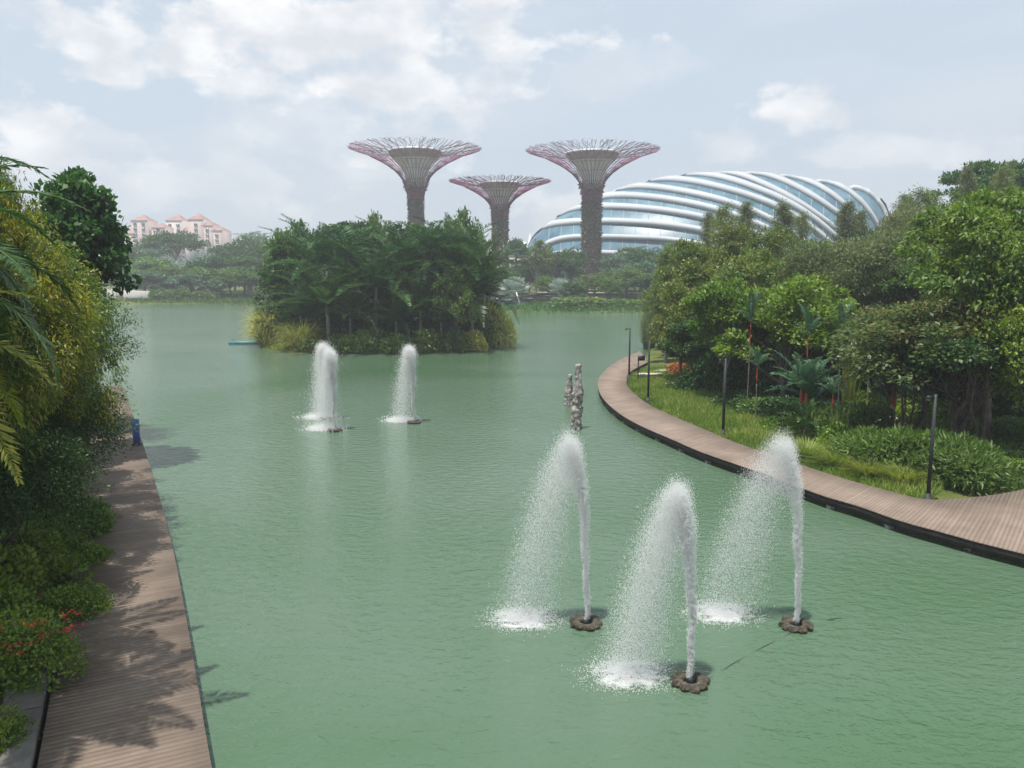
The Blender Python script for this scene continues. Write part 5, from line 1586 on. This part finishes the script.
# far shore, left of the island
GF = 'trees on the far left shore'
FL = [
    ('far_rain', 174, 300, 232, 'broad flat-topped tree in front of the red roofed blocks', 56),
    ('far_b', 246, 268, 240, 'dark tree right of the flat-topped one', 40),
    ('far_palm', 248, 290, 231, 'hazy palm left of a second one on the skyline', 34),
    ('far_palm', 262, 285, 233, 'hazy palm nearest the island on the skyline', 32),
    ('far_b', 232, 300, 244, 'hazy dark tree under the rightmost red roofs', 42),
    ('far_c', 150, 285, 248, 'hazy green tree below the leftmost red roofs', 46),
    ('silver', 165, 255, 256, 'silvery fan palm left of its silvery neighbours on the far shore', 34),
    ('silver', 198, 258, 252, 'tallest silvery fan palm on the far shore', 36),
    ('silver', 180, 252, 263, 'low silvery fan palm in the middle of the far shore trees', 28),
    ('far_a', 140, 246, 258, 'olive tree at the left end of the far shore behind the ramp', 54),
    ('far_a', 172, 240, 266, 'rounded green tree above the low bank of the far shore', 46),
    ('far_b', 213, 246, 256, 'dark tree right of the silvery palms on the far shore', 50),
    ('far_a', 205, 236, 268, 'round green tree in the centre of the far shore row', 40),
    ('far_b', 245, 240, 256, 'dark tree near the island on the far shore', 52),
    ('far_a', 268, 236, 262, 'green tree half hidden behind the left end of the island', 50),
    ('far_a', 228, 232, 268, 'mid green tree just right of the centre of the far shore row', 44),
    ('far_c', 152, 234, 272, 'blue-green bushy tree by the ramp on the far shore', 36),
    ('far_c', 188, 230, 274, 'bushy blue-green tree low at the centre left of the far shore', 34),
    ('far_a', 250, 230, 272, 'bushy green tree low beside the island on the far shore', 40),
    ('far_a', 136, 236, 270, 'small tree directly behind the concrete ramp', 30),
    ('far_b', 270, 262, 244, 'dark tree peeking out behind the island palms on the left', 44),
    ('far_c', 218, 229, 280, 'lowest round bush tree on the far shore', 26),
    ('far_b', 292, 262, 248, 'dark tree mostly hidden by the left end of the island', 50),
    ('far_b', 128, 262, 250, 'dark tree at the left end of the far shore beside the foreground foliage', 40),
]
for key, px, Y, top, lab, w in FL:
    plant(key, px, Y, top, lab, 'tree' if 'palm' not in key and key != 'silver' else 'palm tree', w, GF)
GFS = 'low bushes on the far left bank'
for i, (px, top, lab) in enumerate(((158, 289, 'pale flowering bush leftmost on the far bank'), (170, 290, 'low bush second from the left on the far bank'), (181, 289, 'low bush third from the left on the far bank'), (196, 291, 'low bush under the round tree of the far bank'), (210, 292, 'small low bush right of the others on the far bank'))):
    plant('ishrub', px, 224, top, lab, 'shrub', 18, GFS)

# far shore, centre and right
GM = 'trees at the foot of the steel tree towers'
FM = [
    ('sugar', 516, 205, 238, 'fan palm with a tall bare trunk right of the short tower', 28),
    ('far_olive', 536, 215, 241, 'loose olive tree right of the tall fan palm', 34),
    ('silver', 514, 190, 276, 'bright silvery fan palm by the water right of the island', 32),
    ('silver', 560, 196, 279, 'silvery fan palm between two dark bushes right of the first silvery one', 26),
    ('far_b', 528, 225, 262, 'dark low tree beneath the olive one', 40),
    ('far_b', 570, 222, 250, 'dark tree left of the right tower trunk', 42),
    ('far_a', 548, 200, 277, 'rounded rusty green bush tree left of the second silvery palm', 26),
    ('far_b', 609, 262, 262, 'dark tree right behind the right tower trunk', 36),
    ('far_c', 614, 225, 255, 'blue-green tree right of the right tower trunk', 32),
    ('far_olive', 628, 235, 248, 'olive tree in front of the lower dome glazing', 44),
    ('far_b', 650, 225, 250, 'dark tree where the dome meets the right bank', 50),
    ('far_c', 640, 205, 262, 'bushy blue-green tree near the right bank', 40),
    ('far_a', 626, 196, 268, 'rounded green tree at the far bank before the dome', 36),
    ('far_a', 594, 196, 274, 'round green bush tree at the foot of the right tower', 34),
    ('far_b', 574, 190, 282, 'dark round bush on the bank left of the right tower', 26),
    ('far_a', 610, 188, 278, 'small pale-stemmed tree on the far bank right of the tower', 30),
    ('far_b', 648, 188, 274, 'dark bush tree at the right end of the far bank', 36),
    ('far_b', 500, 200, 270, 'dark tree half hidden behind the right end of the island', 40),
    ('far_palm', 636, 250, 246, 'hazy palm just left of the right bank', 30),
    ('far_c', 588, 260, 258, 'blue-green tree behind the right tower base', 44),
    ('far_b', 548, 262, 258, 'hazy dark tree at the foot of the dome left end', 44),
    ('far_b', 672, 215, 252, 'tree glimpsed between the slender olive trees at the bank tip', 50),
    ('far_a', 484, 240, 262, 'tree behind the island at the foot of the short tower', 40),
]
for key, px, Y, top, lab, w in FM:
    plant(key, px, Y, top, lab, 'palm tree' if key in ('sugar', 'silver', 'far_palm') else 'tree', w, GM)
plant('ishrub', 578, 180, 297, 'long low bush on the far bank below the right tower', 'shrub', 60)
plant('ishrub', 628, 179, 299, 'low bush on the far bank near the right bank', 'shrub', 40)

# far-off wood closing the horizon
rng = np.random.default_rng(90)
g = Geo(); n = 34000
ang = rng.uniform(-0.72, 0.72, n); dist = rng.uniform(440, 560, n)
x = np.sin(ang) * dist; y = np.cos(ang) * dist
hn = np.array([mnoise.noise(Vector((a * 22, 0, 5))) + 0.5 * mnoise.noise(Vector((a * 60, 2, 5))) for a in ang])
z = rng.uniform(0, 1, n) ** 0.6 * (8 + 5 * hn)
g.leaves(np.stack([x, y, z], 1), rand_dirs(n, rng), rand_dirs(n, rng) + [0, 0, .6], 4.2, 3.0, np.clip(0.4 + hn * .4 + rng.normal(0, .15, n), 0, 1))
tag(g.build('distant_wood', M['leaf_mid']), 'hazy distant wood along the horizon', kind='stuff')

# ------------------------------------------------------------------ left foreground
broadleaf('weeper', 'weeping_tree', 9.5, 4.2, 1.0, 190, 300, 0.12, M['leaf_yellow'], M['dark_bark'], 81, rc=0.62, flat=1.15, droop=1.1, wide=0.4, lobes=12, limbs=40, stretch=1.25)
broadleaf('weeper_g', 'weeping_tree', 8.5, 3.4, 0.5, 170, 290, 0.12, M['leaf_mid'], M['dark_bark'], 82, rc=0.55, flat=1.15, droop=1.1, wide=0.36, lobes=10, limbs=34, stretch=1.3)
broadleaf('bigdark', 'large_leaved_tree', 13.0, 4.2, 4.0, 150, 120, 0.34, M['leaf_dark'], M['bark'], 83, rc=0.85, flat=0.6, droop=0.5, wide=0.75, lobes=10, limbs=30)
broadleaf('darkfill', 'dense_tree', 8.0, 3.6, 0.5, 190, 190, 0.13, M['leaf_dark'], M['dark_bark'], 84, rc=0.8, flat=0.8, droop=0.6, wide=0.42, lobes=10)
feather_palm('lpalm', 'feather_palm', 7.8, 30, 3.4, M['leaf_palm'], 85, leaflet=0.62, width=0.045, n=80, droop=0.85, trunk_r=0.12, up=1.3, low=-0.4, vee=0.15)
feather_palm('lpalm_y', 'feather_palm', 5.6, 16, 2.9, M['frond_yellow'], 86, leaflet=0.55, width=0.045, n=56, droop=0.75, trunk_r=0.08, up=1.3, low=-0.2, vee=0.2)
shrub('glossy', 'glossy_shrub', 1.5, 1.25, 5600, 0.11, M['leaf_bright'], 87, lump=9)
shrub('ixora', 'ixora_bush', 1.35, 1.2, 6500, 0.075, M['leaf_bright'], 88, M['flower_red'], 15, lump=8, flsize=0.07)
shrub('ixora2', 'ixora_bush', 1.1, 1.0, 5200, 0.075, M['leaf_bright'], 89, M['flower_red'], 5, lump=8, flsize=0.06)
GL = 'trees overhanging the left boardwalk'
for key, x, y, top, r, lab, rz in (
        ('bigdark', -19.6, 36, 13.2, 3.0, 'dark large-leaved tree rising above the yellow-green trees at the left', 0.5),
        ('bigdark', -23.0, 34, 13.2, 3.6, 'dark large-leaved tree farther left behind the palm fronds', 2.5),
        ('weeper', -14.0, 21.5, 9.9, 3.1, 'yellow-green weeping tree leaning over the left boardwalk', 0.3),
        ('weeper', -17.0, 27, 11.0, 3.8, 'olive-yellow weeping tree behind the nearest one on the left', 2.4),
        ('weeper', -15.1, 23.0, 12.2, 2.6, 'tallest yellow-green weeping tree at the left edge under the palm fronds', 5.2),
        ('weeper_g', -18.2, 30.5, 7.6, 3.2, 'green weeping tree trailing thin branches over the water', 1.1),
        ('weeper', -13.9, 18.0, 9.0, 2.6, 'nearest yellow-green weeping tree at the left edge', 4.0),
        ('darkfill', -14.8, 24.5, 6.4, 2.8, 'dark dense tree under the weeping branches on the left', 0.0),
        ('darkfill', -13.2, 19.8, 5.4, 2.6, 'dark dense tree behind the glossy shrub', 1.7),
        ('weeper_g', -19.7, 34.5, 5.6, 2.0, 'small green weeping tree reaching to the blue panel', 3.0),
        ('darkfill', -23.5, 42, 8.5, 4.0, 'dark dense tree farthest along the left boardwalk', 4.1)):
    z0 = gz(x, y) - 0.05
    put(key, (x, y, z0), lab, 'tree', GL, (top - z0) / PH[key], r / PR[key] * 1.0, rz)
put('lpalm', (-10.7, 13, 0.4), 'tall dark feather palm whose fronds hang in from the upper left edge', 'palm tree', None, 1.1, 1.0, 0.9)
put('lpalm', (-12.0, 15.5, 0.4), 'second dark feather palm at the upper left edge behind the first', 'palm tree', None, 1.2, 1.0, 2.1)
put('lpalm', (-14.2, 18.5, 0.4), 'third dark feather palm in front of the large-leaved tree', 'palm tree', None, 1.2, 1.0, 4.0)
put('lpalm_y', (-9.8, 13.2, 0.4), 'yellow-fronded palm hanging in from the left edge at mid height', 'palm tree', None, 1.3, 0.9, 0.4)
for key, px, py, s, lab, gsz in (
        ('ixora', 18, 684, 1.3, 'largest red-flowered bush beside the left boardwalk', 0),
        ('ixora2', 66, 612, 1.15, 'small red-flowered bush behind the largest one', 0),
        ('ixora2', 84, 560, 1.1, 'narrow red-flowered bush farthest along the left boardwalk', 0),
        ('glossy', 10, 602, 1.45, 'glossy green shrub at the left edge above the flowering bush', 0),
        ('glossy', 68, 532, 1.2, 'glossy green shrub where the weeping branches reach down', 0),
        ('glossy', 40, 566, 1.15, 'second glossy shrub between the flowering bushes and the weeping branches', 0),
        ('glossy', 96, 522, 0.8, 'small glossy shrub at the deck edge under the weeping branches', 0),
        ('glossy', -25, 640, 1.1, 'glossy shrub cut by the left edge of the photo', 0)):
    p = ground(px, py, 0.5)
    put(key, (p.x, p.y, gz(p.x, p.y)), lab, 'shrub', 'bushes along the left boardwalk', s)
p = ground(-12, 745, 0.5)
put('glossy', (p.x, p.y, gz(p.x, p.y)), 'low dark shrub in the bottom left corner', 'shrub', 'bushes along the left boardwalk', 0.62, 0.62)

# ------------------------------------------------------------------ haze
HAZE = 0.0007
bm = bmesh.new(); bmesh.ops.create_cube(bm, size=1.0)
me = bpy.data.meshes.new('haze'); bm.to_mesh(me); bm.free()
o = bpy.data.objects.new('haze', me); COL.objects.link(o)
o.scale = (5600, 5600, 84); o.location = (0, 900, 84 / 2 - 2.6)
m, t, out = new_mat('haze')
v = t.nodes.new('ShaderNodeVolumePrincipled')
v.inputs['Color'].default_value = (0.9, 0.94, 1.0, 1); v.inputs['Density'].default_value = HAZE
v.inputs['Anisotropy'].default_value = 0.2
t.links.new(v.outputs[0], out.inputs['Volume'])
me.materials.append(m)
tag(o, kind='stuff')
